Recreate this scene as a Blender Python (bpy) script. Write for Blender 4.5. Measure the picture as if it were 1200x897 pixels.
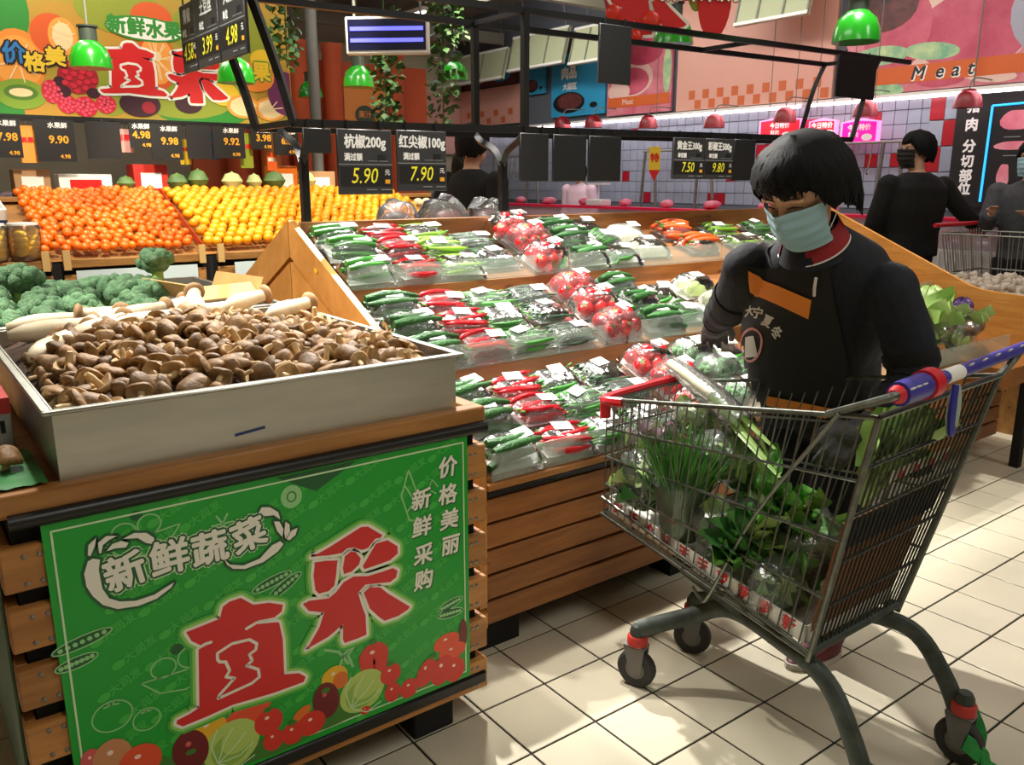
import bpy, bmesh, math, random
from mathutils import Vector as V, Matrix, Euler, Quaternion, noise
S = bpy.context.scene
COL = S.collection
for _o in list(bpy.data.objects): bpy.data.objects.remove(_o)
R = random.Random(11)
PI = math.pi

# ---------------------------------------------------------------- camera
cd = bpy.data.cameras.new('camera'); cam = bpy.data.objects.new('camera', cd); COL.objects.link(cam)
cd.sensor_width = 36; cd.sensor_fit = 'HORIZONTAL'; cd.lens = 982.172 / 1200 * 36
cam.location = (-1.2536, -1.5315, 1.2951)
cam.rotation_euler = (PI / 2 - 0.23497, 0, 0.92836 - PI / 2)
cd.clip_start = .02
S.camera = cam
S.view_settings.view_transform = 'Standard'; S.view_settings.look = 'None'
S.view_settings.exposure = 0.0; S.view_settings.gamma = 1; S.view_settings.use_curve_mapping = False

# ---------------------------------------------------------------- world and lights
w = bpy.data.worlds.new('world'); S.world = w; w.use_nodes = True
w.node_tree.nodes['Background'].inputs[0].default_value = (1, .97, .92, 1)
w.node_tree.nodes['Background'].inputs[1].default_value = .15
def area(name, loc, size, power, col=(1, .97, .9), rot=(0, 0, 0), sy=None):
    l = bpy.data.lights.new(name, 'AREA'); l.energy = power; l.color = col
    l.shape = 'RECTANGLE'; l.size = size; l.size_y = sy or size
    o = bpy.data.objects.new(name, l); o.location = loc; o.rotation_euler = rot; COL.objects.link(o); return o
def spot(name, loc, to, power, cone, col=(1, .95, .86), rad=.05, blend=.4):
    l = bpy.data.lights.new(name, 'SPOT'); l.energy = power; l.color = col
    l.spot_size = math.radians(cone); l.spot_blend = blend; l.shadow_soft_size = rad
    o = bpy.data.objects.new(name, l); o.location = loc
    o.rotation_euler = (V(to) - V(loc)).to_track_quat('-Z', 'Y').to_euler(); COL.objects.link(o); return o
# rows of ceiling luminaires over the hall, the track spots over the produce
for ax in (-0.4, 2.6):
    for ay in (-2.2, 1.4, 4.8):
        area('ceiling_luminaire', (ax, ay, 3.35), .5, 30, sy=2.0)
spot('track_spot', (0.75, 1.75, 3.0), (0.55, -.45, 0), 640, 70, rad=.03, blend=.25, col=(1, .965, .91))
spot('track_spot', (-0.7, 1.2, 3.1), (-.68, .45, .9), 200, 46, rad=.06)
spot('track_spot', (-2.0, 1.3, 2.9), (-.35, 1.35, 1.0), 380, 44, rad=.06)
spot('track_spot', (0.30, .70, 3.1), (.30, .85, .8), 250, 50, rad=.06)
spot('track_spot', (1.25, .70, 3.1), (1.25, .85, .8), 290, 50, rad=.06)
spot('track_spot', (2.35, .70, 3.1), (2.35, .80, .8), 230, 50, rad=.06)
spot('track_spot', (-0.25, 3.0, 3.1), (-.2, 4.4, 1.0), 330, 60, rad=.08, col=(1, .90, .70))
spot('track_spot', (1.0, 3.0, 3.1), (1.0, 4.5, 1.0), 300, 60, rad=.08, col=(1, .90, .70))
spot('track_spot', (2.2, 3.0, 3.1), (2.1, 4.5, 1.0), 330, 60, rad=.08, col=(1, .90, .70))
area('counter_strip_light', (5.6, 4.0, 1.97), .12, 16, col=(1, .80, .88), sy=6)
area('sign_wash', (4.4, 3.6, 3.2), .3, 90, rot=(0, math.radians(-62), 0), sy=7)
area('fruit_sign_wash', (.2, 4.2, 3.2), 3.2, 26, rot=(math.radians(40), 0, 0), sy=.3)

# ---------------------------------------------------------------- helpers
def lin(h):
    if isinstance(h, (tuple, list)): return tuple(h) + (1,) * (4 - len(h))
    h = h.lstrip('#'); c = [int(h[i:i + 2], 16) / 255 for i in (0, 2, 4)]
    return tuple((x / 12.92 if x <= .04045 else ((x + .055) / 1.055) ** 2.4) for x in c) + (1,)
MATS = {}
def mat(name, col, rough=.55, metal=0, var=0., vs=8., col2=None, bump=0., bs=40., stretch=(1, 1, 1), coat=0., emit=0., sss=0., trans=0., spec=.5, orand=0., sheen=0.):
    m = bpy.data.materials.new(name); m.use_nodes = True; nt = m.node_tree; N = nt.nodes; L = nt.links
    b = N['Principled BSDF']; b.inputs['Roughness'].default_value = rough; b.inputs['Metallic'].default_value = metal
    b.inputs['Specular IOR Level'].default_value = spec
    c1 = lin(col); b.inputs['Base Color'].default_value = c1
    if coat: b.inputs['Coat Weight'].default_value = coat; b.inputs['Coat Roughness'].default_value = .12
    if sss: b.inputs['Subsurface Weight'].default_value = sss; b.inputs['Subsurface Radius'].default_value = (.01, .006, .003)
    if sheen: b.inputs['Sheen Weight'].default_value = sheen
    if var or bump or col2 or orand:
        tc = N.new('ShaderNodeTexCoord'); mp = N.new('ShaderNodeMapping'); L.new(tc.outputs['Object'], mp.inputs['Vector'])
        mp.inputs['Scale'].default_value = stretch
        oi = N.new('ShaderNodeObjectInfo')
        add = N.new('ShaderNodeVectorMath'); add.operation = 'ADD'; mul = N.new('ShaderNodeMath'); mul.operation = 'MULTIPLY'
        mul.inputs[1].default_value = 37.; L.new(oi.outputs['Random'], mul.inputs[0]); L.new(mp.outputs[0], add.inputs[0]); L.new(mul.outputs[0], add.inputs[1])
    if var or col2 or orand:
        n = N.new('ShaderNodeTexNoise'); n.inputs['Scale'].default_value = vs; n.inputs['Detail'].default_value = 5; n.inputs['Roughness'].default_value = .6
        L.new(add.outputs[0], n.inputs['Vector'])
        r = N.new('ShaderNodeValToRGB'); r.color_ramp.elements[0].position = .3; r.color_ramp.elements[1].position = .7
        a = lin(col2) if col2 else tuple(max(0, x * (1 - var)) for x in c1[:3]) + (1,)
        bb = c1 if col2 else tuple(min(1, x * (1 + var)) for x in c1[:3]) + (1,)
        r.color_ramp.elements[0].color = a; r.color_ramp.elements[1].color = bb
        L.new(n.outputs['Fac'], r.inputs['Fac']); out = r.outputs['Color']
        if orand:
            h = N.new('ShaderNodeHueSaturation'); mr = N.new('ShaderNodeMapRange')
            mr.inputs['To Min'].default_value = 1 - orand; mr.inputs['To Max'].default_value = 1 + orand
            L.new(oi.outputs['Random'], mr.inputs['Value']); L.new(mr.outputs[0], h.inputs['Value']); L.new(out, h.inputs['Color']); out = h.outputs['Color']
        L.new(out, b.inputs['Base Color'])
    if bump:
        n2 = N.new('ShaderNodeTexNoise'); n2.inputs['Scale'].default_value = bs; n2.inputs['Detail'].default_value = 4
        L.new(add.outputs[0], n2.inputs['Vector']); bp = N.new('ShaderNodeBump'); bp.inputs['Strength'].default_value = bump
        bp.inputs['Distance'].default_value = .01; L.new(n2.outputs['Fac'], bp.inputs['Height']); L.new(bp.outputs[0], b.inputs['Normal'])
    if emit: b.inputs['Emission Color'].default_value = c1; b.inputs['Emission Strength'].default_value = emit
    if trans:
        o = N['Material Output']; t = N.new('ShaderNodeBsdfTransparent'); mx = N.new('ShaderNodeMixShader')
        mx.inputs[0].default_value = trans; L.new(b.outputs[0], mx.inputs[1]); L.new(t.outputs[0], mx.inputs[2]); L.new(mx.outputs[0], o.inputs[0])
    MATS[name] = m; return m
def wood(name, c1, c2, stretch, rough=.5, knots=.35):
    """boards: long grain along the axis with the small stretch, a few dark knots, tint differs from board to board"""
    m = mat(name, c1, rough=rough, col2=c2, vs=6, stretch=stretch, orand=.16, bump=.12, bs=18)
    nt = m.node_tree; N = nt.nodes; L = nt.links
    vo = N.new('ShaderNodeTexVoronoi'); vo.inputs['Scale'].default_value = 5.5
    tc = [n for n in N if n.type == 'TEX_COORD'][0]; mp = N.new('ShaderNodeMapping')
    s = [x ** .5 for x in stretch]; mp.inputs['Scale'].default_value = [a * .8 for a in s]; L.new(tc.outputs['Object'], mp.inputs['Vector'])
    oi = [n for n in N if n.type == 'OBJECT_INFO'][0]; ad = N.new('ShaderNodeVectorMath'); ad.operation = 'ADD'
    mu = N.new('ShaderNodeMath'); mu.operation = 'MULTIPLY'; mu.inputs[1].default_value = 61.
    L.new(oi.outputs['Random'], mu.inputs[0]); L.new(mp.outputs[0], ad.inputs[0]); L.new(mu.outputs[0], ad.inputs[1]); L.new(ad.outputs[0], vo.inputs['Vector'])
    r = N.new('ShaderNodeValToRGB'); r.color_ramp.elements[0].position = .03; r.color_ramp.elements[1].position = .10
    r.color_ramp.elements[0].color = (knots, knots * .8, knots * .7, 1); r.color_ramp.elements[1].color = (1, 1, 1, 1)
    L.new(vo.outputs['Distance'], r.inputs['Fac'])
    b = N['Principled BSDF']; src = b.inputs['Base Color'].links[0].from_socket
    mx = N.new('ShaderNodeMix'); mx.data_type = 'RGBA'; mx.blend_type = 'MULTIPLY'; mx.inputs[0].default_value = 1
    L.new(src, mx.inputs[6]); L.new(r.outputs['Color'], mx.inputs[7]); L.new(mx.outputs[2], b.inputs['Base Color'])
    return m
def film(name, tint='#ffffff', body=.06, gloss=.10, rough=.12, bump=.5, bs=60):
    """thin clear wrap: mostly see-through, a milky trace and sharp highlights from crinkles"""
    m = bpy.data.materials.new(name); m.use_nodes = True; nt = m.node_tree; N = nt.nodes; L = nt.links
    N.remove(N['Principled BSDF']); o = N['Material Output']
    t = N.new('ShaderNodeBsdfTransparent'); g = N.new('ShaderNodeBsdfGlossy'); g.inputs['Roughness'].default_value = rough
    d = N.new('ShaderNodeBsdfDiffuse'); d.inputs[0].default_value = lin(tint)
    fr = N.new('ShaderNodeFresnel'); fr.inputs['IOR'].default_value = 1.35
    tc = N.new('ShaderNodeTexCoord'); n = N.new('ShaderNodeTexNoise'); n.inputs['Scale'].default_value = bs; n.inputs['Detail'].default_value = 2
    L.new(tc.outputs['Object'], n.inputs['Vector']); bp = N.new('ShaderNodeBump'); bp.inputs['Strength'].default_value = bump; bp.inputs['Distance'].default_value = .004
    L.new(n.outputs['Fac'], bp.inputs['Height']); L.new(bp.outputs[0], g.inputs['Normal'])
    ma = N.new('ShaderNodeMath'); ma.operation = 'ADD'; ma.use_clamp = True; ma.inputs[1].default_value = gloss; L.new(fr.outputs[0], ma.inputs[0])
    m1 = N.new('ShaderNodeMixShader'); m1.inputs[0].default_value = body; L.new(t.outputs[0], m1.inputs[1]); L.new(d.outputs[0], m1.inputs[2])
    m2 = N.new('ShaderNodeMixShader'); L.new(ma.outputs[0], m2.inputs[0]); L.new(m1.outputs[0], m2.inputs[1]); L.new(g.outputs[0], m2.inputs[2])
    L.new(m2.outputs[0], o.inputs[0]); MATS[name] = m; return m

class MB:
    """collects shapes, then links them as ONE mesh object"""
    def __init__(s): s.v = []; s.f = []; s.m = []
    def add(s, vs, fs, m=0, M=None):
        k = len(s.v); s.v += [tuple(M @ V(p)) if M else tuple(p) for p in vs]
        s.f += [tuple(i + k for i in f) for f in fs]; s.m += [m] * len(fs); return s
    def box(s, x0, x1, y0, y1, z0, z1, m=0, M=None, b=0.):
        if b:
            bm = bmesh.new(); bmesh.ops.create_cube(bm, size=1)
            for v in bm.verts: v.co = V(((x0 + x1) / 2 + v.co.x * (x1 - x0), (y0 + y1) / 2 + v.co.y * (y1 - y0), (z0 + z1) / 2 + v.co.z * (z1 - z0)))
            bmesh.ops.bevel(bm, geom=bm.edges[:], offset=b, segments=1, affect='EDGES')
            bm.verts.index_update(); s.add([v.co for v in bm.verts], [[v.index for v in f.verts] for f in bm.faces], m, M); bm.free(); return s
        return s.add([(x0, y0, z0), (x1, y0, z0), (x1, y1, z0), (x0, y1, z0), (x0, y0, z1), (x1, y0, z1), (x1, y1, z1), (x0, y1, z1)],
                     [(3, 2, 1, 0), (4, 5, 6, 7), (0, 1, 5, 4), (1, 2, 6, 5), (2, 3, 7, 6), (3, 0, 4, 7)], m, M)
    def bar(s, a, b, w, h, m=0, up=(0, 0, 1)):
        a, b = V(a), V(b); d = (b - a); L = d.length; d.normalize(); u = V(up)
        if abs(d.dot(u)) > .98: u = V((0, 1, 0))
        x = d.cross(u).normalized(); u = x.cross(d)
        M = Matrix(((x.x, d.x, u.x, a.x), (x.y, d.y, u.y, a.y), (x.z, d.z, u.z, a.z), (0, 0, 0, 1)))
        return s.box(-w / 2, w / 2, 0, L, -h / 2, h / 2, m, M)
    def tube(s, pts, r, n=8, m=0, closed=False, cap=True, M=None, flat=1.):
        pts = [V(p) for p in pts]; N = len(pts); rr = r if isinstance(r, (list, tuple)) else [r] * N
        vs = []; prev = None
        for i, p in enumerate(pts):
            if closed: t = pts[(i + 1) % N] - pts[i - 1]
            else: t = pts[min(i + 1, N - 1)] - pts[max(i - 1, 0)]
            t.normalize()
            if prev is None:
                a = V((0, 0, 1)) if abs(t.z) < .9 else V((1, 0, 0)); x = t.cross(a).normalized()
            else:
                x = prev - t * prev.dot(t); x = x.normalized() if x.length > 1e-6 else t.orthogonal().normalized()
            prev = x; y = t.cross(x)
            for k in range(n):
                an = 2 * PI * k / n; vs.append(p + (x * math.cos(an) + y * math.sin(an) * flat) * rr[i])
        fs = []
        for i in range(N if closed else N - 1):
            j = (i + 1) % N
            for k in range(n): fs.append((i * n + k, i * n + (k + 1) % n, j * n + (k + 1) % n, j * n + k))
        if cap and not closed: fs.append(tuple(range(n))[::-1]); fs.append(tuple((N - 1) * n + k for k in range(n)))
        return s.add(vs, fs, m, M)
    def lathe(s, prof, n=16, m=0, M=None):
        vs = [(r * math.cos(2 * PI * k / n), r * math.sin(2 * PI * k / n), z) for r, z in prof for k in range(n)]
        fs = [(i * n + k, i * n + (k + 1) % n, (i + 1) * n + (k + 1) % n, (i + 1) * n + k) for i in range(len(prof) - 1) for k in range(n)]
        if prof[0][0] > 1e-5: fs.append(tuple(range(n))[::-1])
        if prof[-1][0] > 1e-5: fs.append(tuple((len(prof) - 1) * n + k for k in range(n)))
        return s.add(vs, fs, m, M)
    def ell(s, c, r, n=10, k=6, m=0, M=None):
        if not isinstance(r, (tuple, list)): r = (r, r, r)
        prof = [(math.sin(PI * i / k), -math.cos(PI * i / k)) for i in range(k + 1)]; prof[0] = (1e-4, -1); prof[-1] = (1e-4, 1)
        T = Matrix.Translation(c) @ Matrix.Diagonal((r[0], r[1], r[2], 1)); return s.lathe(prof, n, m, (M @ T) if M else T)
    def prism(s, poly, z0, z1, m=0, M=None):
        n = len(poly); vs = [(x, y, z0) for x, y in poly] + [(x, y, z1) for x, y in poly]
        fs = [tuple(range(n))[::-1], tuple(range(n, 2 * n))] + [(i, (i + 1) % n, n + (i + 1) % n, n + i) for i in range(n)]
        return s.add(vs, fs, m, M)
    def grid(s, fn, nu, nv, m=0, M=None, closed_u=False):
        vs = [fn(i / (nu if closed_u else nu - 1), j / (nv - 1)) for j in range(nv) for i in range(nu)]
        fs = [(j * nu + i, j * nu + (i + 1) % nu, (j + 1) * nu + (i + 1) % nu, (j + 1) * nu + i) for j in range(nv - 1) for i in range(nu if closed_u else nu - 1)]
        return s.add(vs, fs, m, M)
    def mesh(s, name, mats, smooth=True, ang=42):
        me = bpy.data.meshes.new(name); me.from_pydata(s.v, [], s.f)
        for mm in (mats if isinstance(mats, (list, tuple)) else [mats]): me.materials.append(MATS[mm] if isinstance(mm, str) else mm)
        if any(s.m): me.polygons.foreach_set('material_index', s.m)
        bm = bmesh.new(); bm.from_mesh(me); bmesh.ops.recalc_face_normals(bm, faces=bm.faces[:]); bm.to_mesh(me); bm.free()
        if smooth: me.shade_smooth(); me.set_sharp_from_angle(angle=math.radians(ang))
        me.update(); return me
    def bld(s, name, mats, parent=None, loc=(0, 0, 0), rot=(0, 0, 0), smooth=True, **k):
        return place(s.mesh(name, mats, smooth), name, parent, loc, rot, **k)
def place(me, name, parent=None, loc=(0, 0, 0), rot=(0, 0, 0), **k):
    o = bpy.data.objects.new(name, me); COL.objects.link(o); o.parent = parent; o.location = loc; o.rotation_euler = rot
    return tag(o, **k)
def tag(o, label=None, cat=None, group=None, kind=None):
    if label: o['label'] = label
    if cat: o['category'] = cat
    if group: o['group'] = group
    if kind: o['kind'] = kind
    return o
def thing(name, label, cat, loc=(0, 0, 0), rot=(0, 0, 0), group=None):
    o = bpy.data.objects.new(name, None); COL.objects.link(o); o.empty_display_size = .05; o.location = loc
    o.rotation_euler = rot if isinstance(rot, (tuple, list)) else (0, 0, rot); return tag(o, label, cat, group)
def dup(o, loc=None, rot=None, label=None, group=None, scale=None, parent=None):
    c = o.copy(); COL.objects.link(c); c.parent = parent
    if loc is not None: c.location = loc
    if rot is not None: c.rotation_euler = rot
    if scale is not None: c.scale = (scale,) * 3 if isinstance(scale, (int, float)) else scale
    if label: c['label'] = label
    if group: c['group'] = group
    for ch in KIDS(o): dup(ch, parent=c)
    return c
_kids = {}
def KIDS(o): return list(o.children)
def glyphs(sx, size, off=0., ext=0., align='CENTER', shear=0., width=1.):
    """lettering as a flat mesh; heavier strokes come from copies of the outline shifted by off"""
    cu = bpy.data.curves.new('glyphs', 'FONT'); cu.body = sx; cu.size = size; cu.align_x = align; cu.align_y = 'CENTER'
    cu.shear = shear; cu.resolution_u = 2; cu.fill_mode = 'FRONT'
    o = bpy.data.objects.new('glyphs', cu); me = bpy.data.meshes.new_from_object(o); bpy.data.objects.remove(o); bpy.data.curves.remove(cu)
    vs = [(v.co.x * width, v.co.y, 0) for v in me.vertices]; fs = [tuple(p.vertices) for p in me.polygons]; bpy.data.meshes.remove(me)
    out = MB(); n = 1 if off <= 0 else (5 if off < size * .02 else 9)
    for k in range(n):
        a_ = 2 * PI * k / max(1, n - 1); dx, dy = (0, 0) if k == n - 1 else (off * math.cos(a_), off * math.sin(a_))
        out.add([(x + dx, y + dy, -1e-5 * k) for x, y, z in vs], fs)
    m2 = bpy.data.meshes.new('lettering'); m2.from_pydata(out.v, [], out.f); return m2
def text(sx, size, m, parent, M, off=0., shear=0., align='CENTER', width=1., name='lettering'):
    me = glyphs(sx, size, off, 0., align, shear, width); me.materials.append(MATS[m]); me.name = name
    o = bpy.data.objects.new(name, me); COL.objects.link(o); o.parent = parent; o.matrix_local = M; return o
def shape2d(polys, m, parent, M, off=0., name='print_shape', smooth=False):
    """flat printed shape(s) from outlines in the sheet's own metres"""
    cu = bpy.data.curves.new(name, 'CURVE'); cu.dimensions = '2D'; cu.fill_mode = 'BOTH'; cu.offset = off
    for p in polys:
        if sum(p[i][0] * p[(i + 1) % len(p)][1] - p[(i + 1) % len(p)][0] * p[i][1] for i in range(len(p))) < 0: p = p[::-1]
        sp = cu.splines.new('POLY'); sp.points.add(len(p) - 1); sp.use_cyclic_u = True
        for q, c in zip(sp.points, p): q.co = (c[0], c[1], 0, 1)
    o = bpy.data.objects.new(name, cu); me = bpy.data.meshes.new_from_object(o); bpy.data.objects.remove(o); bpy.data.curves.remove(cu)
    me.materials.append(MATS[m]); o = bpy.data.objects.new(name, me); COL.objects.link(o); o.parent = parent; o.matrix_local = M; return o
def facing(x, y, z, d='-y', roll=0.):
    """matrix of a sheet whose local x runs right and y up, seen by a viewer looking at it; d = side it faces"""
    e = {'-y': (PI / 2, 0, 0), '-x': (PI / 2, 0, -PI / 2), '+z': (0, 0, 0), '+y': (PI / 2, 0, PI), '+x': (PI / 2, 0, PI / 2)}[d]
    return Matrix.Translation((x, y, z)) @ Euler(e).to_matrix().to_4x4() @ Matrix.Rotation(roll, 4, 'Z')
def disc(cx, cy, rx, ry=None, rot=0., n=20):
    ry = ry or rx; c, s_ = math.cos(rot), math.sin(rot)
    return [(cx + c * rx * math.cos(t) - s_ * ry * math.sin(t), cy + s_ * rx * math.cos(t) + c * ry * math.sin(t)) for t in [2 * PI * i / n for i in range(n)]]
def stroke(pts, w, closed=False):
    """outline of a thick line"""
    P = [V(p) for p in pts]; L = []; Rr = []; n = len(P)
    for i in range(n):
        a = P[i - 1] if (i or closed) else P[i]; b = P[(i + 1) % n] if (i < n - 1 or closed) else P[i]
        t = (b - a).normalized(); q = V((-t.y, t.x)) * w / 2; L.append(tuple(P[i] + q)); Rr.append(tuple(P[i] - q))
    return (L, Rr) if closed else L + Rr[::-1]
def bandmesh(pts, w, closed=True, joints=True):
    """thick line of quads with round joints, flat in its sheet"""
    b = MB(); n = len(pts)
    for i in range(n if closed else n - 1):
        p, q = V(pts[i]), V(pts[(i + 1) % n]); t = (q - p)
        if t.length < 1e-6: continue
        t.normalize(); o = V((-t.y, t.x)) * w / 2; b.add([(*(p + o), 0), (*(p - o), 0), (*(q - o), 0), (*(q + o), 0)], [(0, 1, 2, 3)])
    if joints and w > .003:
        for p in pts: b.add([(x, y, -1e-5) for x, y in disc(p[0], p[1], w / 2, n=8)], [tuple(range(8))])
    return b
def band(pts, w, m, parent, M, closed=True, name='print_line'):
    o = bandmesh(pts, w, closed).bld(name, m, parent, smooth=False); o.matrix_local = M; return o
def curve(pts, n=8):
    """smooth path through the points"""
    P = [V(p) for p in pts]; out = []
    for i in range(len(P) - 1):
        p0 = P[max(i - 1, 0)]; p1 = P[i]; p2 = P[i + 1]; p3 = P[min(i + 2, len(P) - 1)]
        for k in range(n):
            t = k / n; out.append(.5 * ((2 * p1) + (p2 - p0) * t + (2 * p0 - 5 * p1 + 4 * p2 - p3) * t * t + (3 * p1 - p0 - 3 * p2 + p3) * t ** 3))
    out.append(P[-1]); return out

# ---------------------------------------------------------------- materials
wood('pine_x', '#bd8446', '#94602c', (.6, 5, 5))
wood('pine_y', '#bd8446', '#94602c', (5, .6, 5))
wood('amber_x', '#a86c32', '#7c4b20', (.6, 5, 5))
wood('amber_y', '#d39447', '#b5762f', (5, .6, 5), knots=.75)
wood('amber_v', '#d0924a', '#b0752f', (5, 1.5, 1.5), knots=.75)
mat('black_paint', '#0b0b0c', .38)
mat('black_matte', '#0a0a0a', .8)
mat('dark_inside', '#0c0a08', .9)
mat('steel', '#bcbcb4', .40, 1, var=.12, vs=3, stretch=(1, 6, 6), bump=.03, bs=14)
mat('zinc', '#8f8f86', .42, .9, var=.15, vs=30)
mat('screw', '#8b8880', .4, .9); mat('hanger_grey', '#77766e', .5)
mat('white', '#f1f0ea', .5)
mat('paper', '#f4f4f0', .6)
POSTER_CAI = [[(0.04, 0.418), (0.079, 0.429), (0.153, 0.455), (0.17, 0.452), (0.204, 0.423), (0.198, 0.417), (0.186, 0.418), (0.168, 0.402), (0.153, 0.401), (0.134, 0.412), (0.12, 0.414), (0.108, 0.407), (0.078, 0.41)], [(0.047, 0.405), (0.072, 0.402), (0.098, 0.395), (0.093, 0.361), (0.088, 0.34), (0.074, 0.331), (0.052, 0.332), (0.044, 0.343), (0.042, 0.376)], [(0.113, 0.4), (0.128, 0.407), (0.139, 0.403), (0.151, 0.384), (0.146, 0.371), (0.128, 0.359), (0.109, 0.359), (0.107, 0.374)], [(0.186, 0.409), (0.215, 0.409), (0.239, 0.388), (0.239, 0.37), (0.219, 0.359), (0.183, 0.357), (0.157, 0.356), (0.152, 0.365)], [(0.016, 0.32), (0.03, 0.325), (0.073, 0.317), (0.09, 0.326), (0.108, 0.343), (0.131, 0.349), (0.165, 0.34), (0.201, 0.34), (0.225, 0.341), (0.237, 0.331), (0.233, 0.315), (0.217, 0.308), (0.188, 0.314), (0.158, 0.32), (0.141, 0.307), (0.148, 0.276), (0.156, 0.25), (0.156, 0.203), (0.135, 0.201), (0.103, 0.201), (0.099, 0.211), (0.101, 0.245), (0.068, 0.228), (0.017, 0.217), (0.024, 0.226), (0.048, 0.258), (0.06, 0.287), (0.028, 0.301)], [(0.152, 0.304), (0.167, 0.313), (0.193, 0.305), (0.211, 0.285), (0.265, 0.235), (0.258, 0.228), (0.233, 0.221), (0.199, 0.221), (0.184, 0.237), (0.165, 0.262)]]
POSTER_ZHI = [[(-0.213, 0.337), (-0.15, 0.344), (-0.142, 0.367), (-0.129, 0.373), (-0.107, 0.374), (-0.084, 0.352), (-0.052, 0.346), (-0.025, 0.333), (-0.028, 0.319), (-0.044, 0.311), (-0.079, 0.316), (-0.035, 0.297), (-0.03, 0.257), (-0.032, 0.179), (-0.001, 0.17), (0.013, 0.156), (0.008, 0.146), (-0.013, 0.146), (-0.056, 0.146), (-0.141, 0.153), (-0.19, 0.148), (-0.236, 0.146), (-0.247, 0.156), (-0.245, 0.163), (-0.221, 0.167), (-0.203, 0.173), (-0.199, 0.227), (-0.194, 0.294), (-0.177, 0.298), (-0.188, 0.3), (-0.205, 0.316)]]
POSTER_ZIN = [[(-0.17, 0.301), (-0.181, 0.301), (-0.192, 0.298)], [(-0.101, 0.306), (-0.08, 0.312), (-0.037, 0.302)]]
POSTER_ZCL = [(-0.161, 0.261), (-0.16, 0.274), (-0.131, 0.284), (-0.097, 0.281), (-0.083, 0.267), (-0.086, 0.255), (-0.099, 0.249), (-0.095, 0.234), (-0.106, 0.227), (-0.084, 0.21), (-0.083, 0.193), (-0.099, 0.185), (-0.166, 0.178), (-0.163, 0.185), (-0.132, 0.209), (-0.148, 0.218), (-0.14, 0.229), (-0.146, 0.25), (-0.157, 0.254)]
POSTER_SW = [[(-0.361, 0.523), (-0.353, 0.526), (-0.342, 0.521), (-0.346, 0.503), (-0.344, 0.467), (-0.335, 0.445), (-0.319, 0.434), (-0.293, 0.427), (-0.261, 0.429), (-0.225, 0.443), (-0.231, 0.434), (-0.258, 0.42), (-0.29, 0.416), (-0.324, 0.421), (-0.346, 0.436), (-0.36, 0.457), (-0.368, 0.478), (-0.369, 0.502)], [(-0.131, 0.461), (-0.122, 0.448), (-0.097, 0.439), (-0.064, 0.444), (-0.038, 0.465), (-0.021, 0.469), (-0.015, 0.461), (-0.027, 0.449), (-0.057, 0.435), (-0.094, 0.431), (-0.117, 0.438), (-0.128, 0.45)], [(-0.36, 0.534), (-0.357, 0.552), (-0.344, 0.562), (-0.347, 0.549), (-0.356, 0.531)], [(-0.342, 0.533), (-0.342, 0.552), (-0.328, 0.561), (-0.31, 0.557), (-0.324, 0.553), (-0.335, 0.546), (-0.339, 0.532)], [(-0.331, 0.533), (-0.32, 0.544), (-0.305, 0.546), (-0.294, 0.539), (-0.299, 0.532), (-0.316, 0.535)], [(-0.303, 0.549), (-0.283, 0.555), (-0.263, 0.55), (-0.251, 0.537), (-0.254, 0.526), (-0.265, 0.531), (-0.278, 0.544)], [(-0.06, 0.537), (-0.053, 0.548), (-0.037, 0.544), (-0.021, 0.53), (-0.018, 0.514), (-0.03, 0.526), (-0.046, 0.528)], [(-0.031, 0.513), (-0.02, 0.51), (-0.013, 0.493), (-0.016, 0.476), (-0.026, 0.492)], [(-0.008, 0.507), (0.0, 0.499), (0.0, 0.483), (-0.01, 0.471), (-0.012, 0.484)], [(0.003, 0.485), (0.016, 0.488), (0.011, 0.474), (-0.002, 0.466), (-0.008, 0.47)]]
# ---------------------------------------------------------------- room shell
mat('grout', '#2b2720', .9, var=.3, vs=20)
mat('floor_tile', '#d3cbb4', .22, var=.05, vs=5, orand=.05, bump=.01, bs=8)
mat('floor_far', '#bdb5a3', .3, var=.06, vs=3)
mat('wall_paint', '#c2b8a0', .8, var=.05, vs=2)
mat('ceiling_dark', '#8a8678', .9, var=.3, vs=1.5)
TL = .2
fl = MB().box(-4, 8.2, -4, 9.6, -.12, -.0035).bld('floor', 'grout', kind='structure')
tm = MB().box(-TL / 2 + .0028, TL / 2 - .0028, -TL / 2 + .0028, TL / 2 - .0028, -.0035, 0, b=.0012).mesh('tile', 'floor_tile', True)
def seen(x, y, z=0):
    d = V((x, y, z)) - V(cam.location); q = cam.rotation_euler.to_matrix().transposed() @ d
    return -q.z > .2 and -q.x / q.z * 982 + 600 > -160 and -q.x / q.z * 982 < 760 and q.y / -q.z * 982 > -640
cand = []
far_tiles = MB()
for i in range(-20, 41):
    for j in range(-20, 48):
        x, y = (i + .5) * TL, (j + .5) * TL
        if seen(x, y) and not (-.1 < x < 2.9 and .5 < y < 2.3) and not (-1 < x < -.3 and .2 < y < 1.9): cand.append(((V((x, y, 0)) - V(cam.location)).length, x, y))
        else: far_tiles.box(x - .0972, x + .0972, y - .0972, y + .0972, -.0035, 0)
cand.sort()
for d, x, y in cand[:290]: place(tm, 'tile', fl, (x, y, 0))
for d, x, y in cand[290:]: far_tiles.box(x - .0972, x + .0972, y - .0972, y + .0972, -.0035, 0)
far_tiles.bld('tile_field', 'floor_far', fl, kind='stuff')
MB().box(-4, 8.2, 9.5, 9.6, 0, 3.8).bld('wall_back', 'wall_paint', kind='structure')
MB().box(-4.1, -4, -4, 9.6, 0, 3.8).bld('wall_left', 'wall_paint', kind='structure')
MB().box(-4, 8.2, -4.1, -4, 0, 3.8).bld('wall_front', 'wall_paint', kind='structure')
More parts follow.
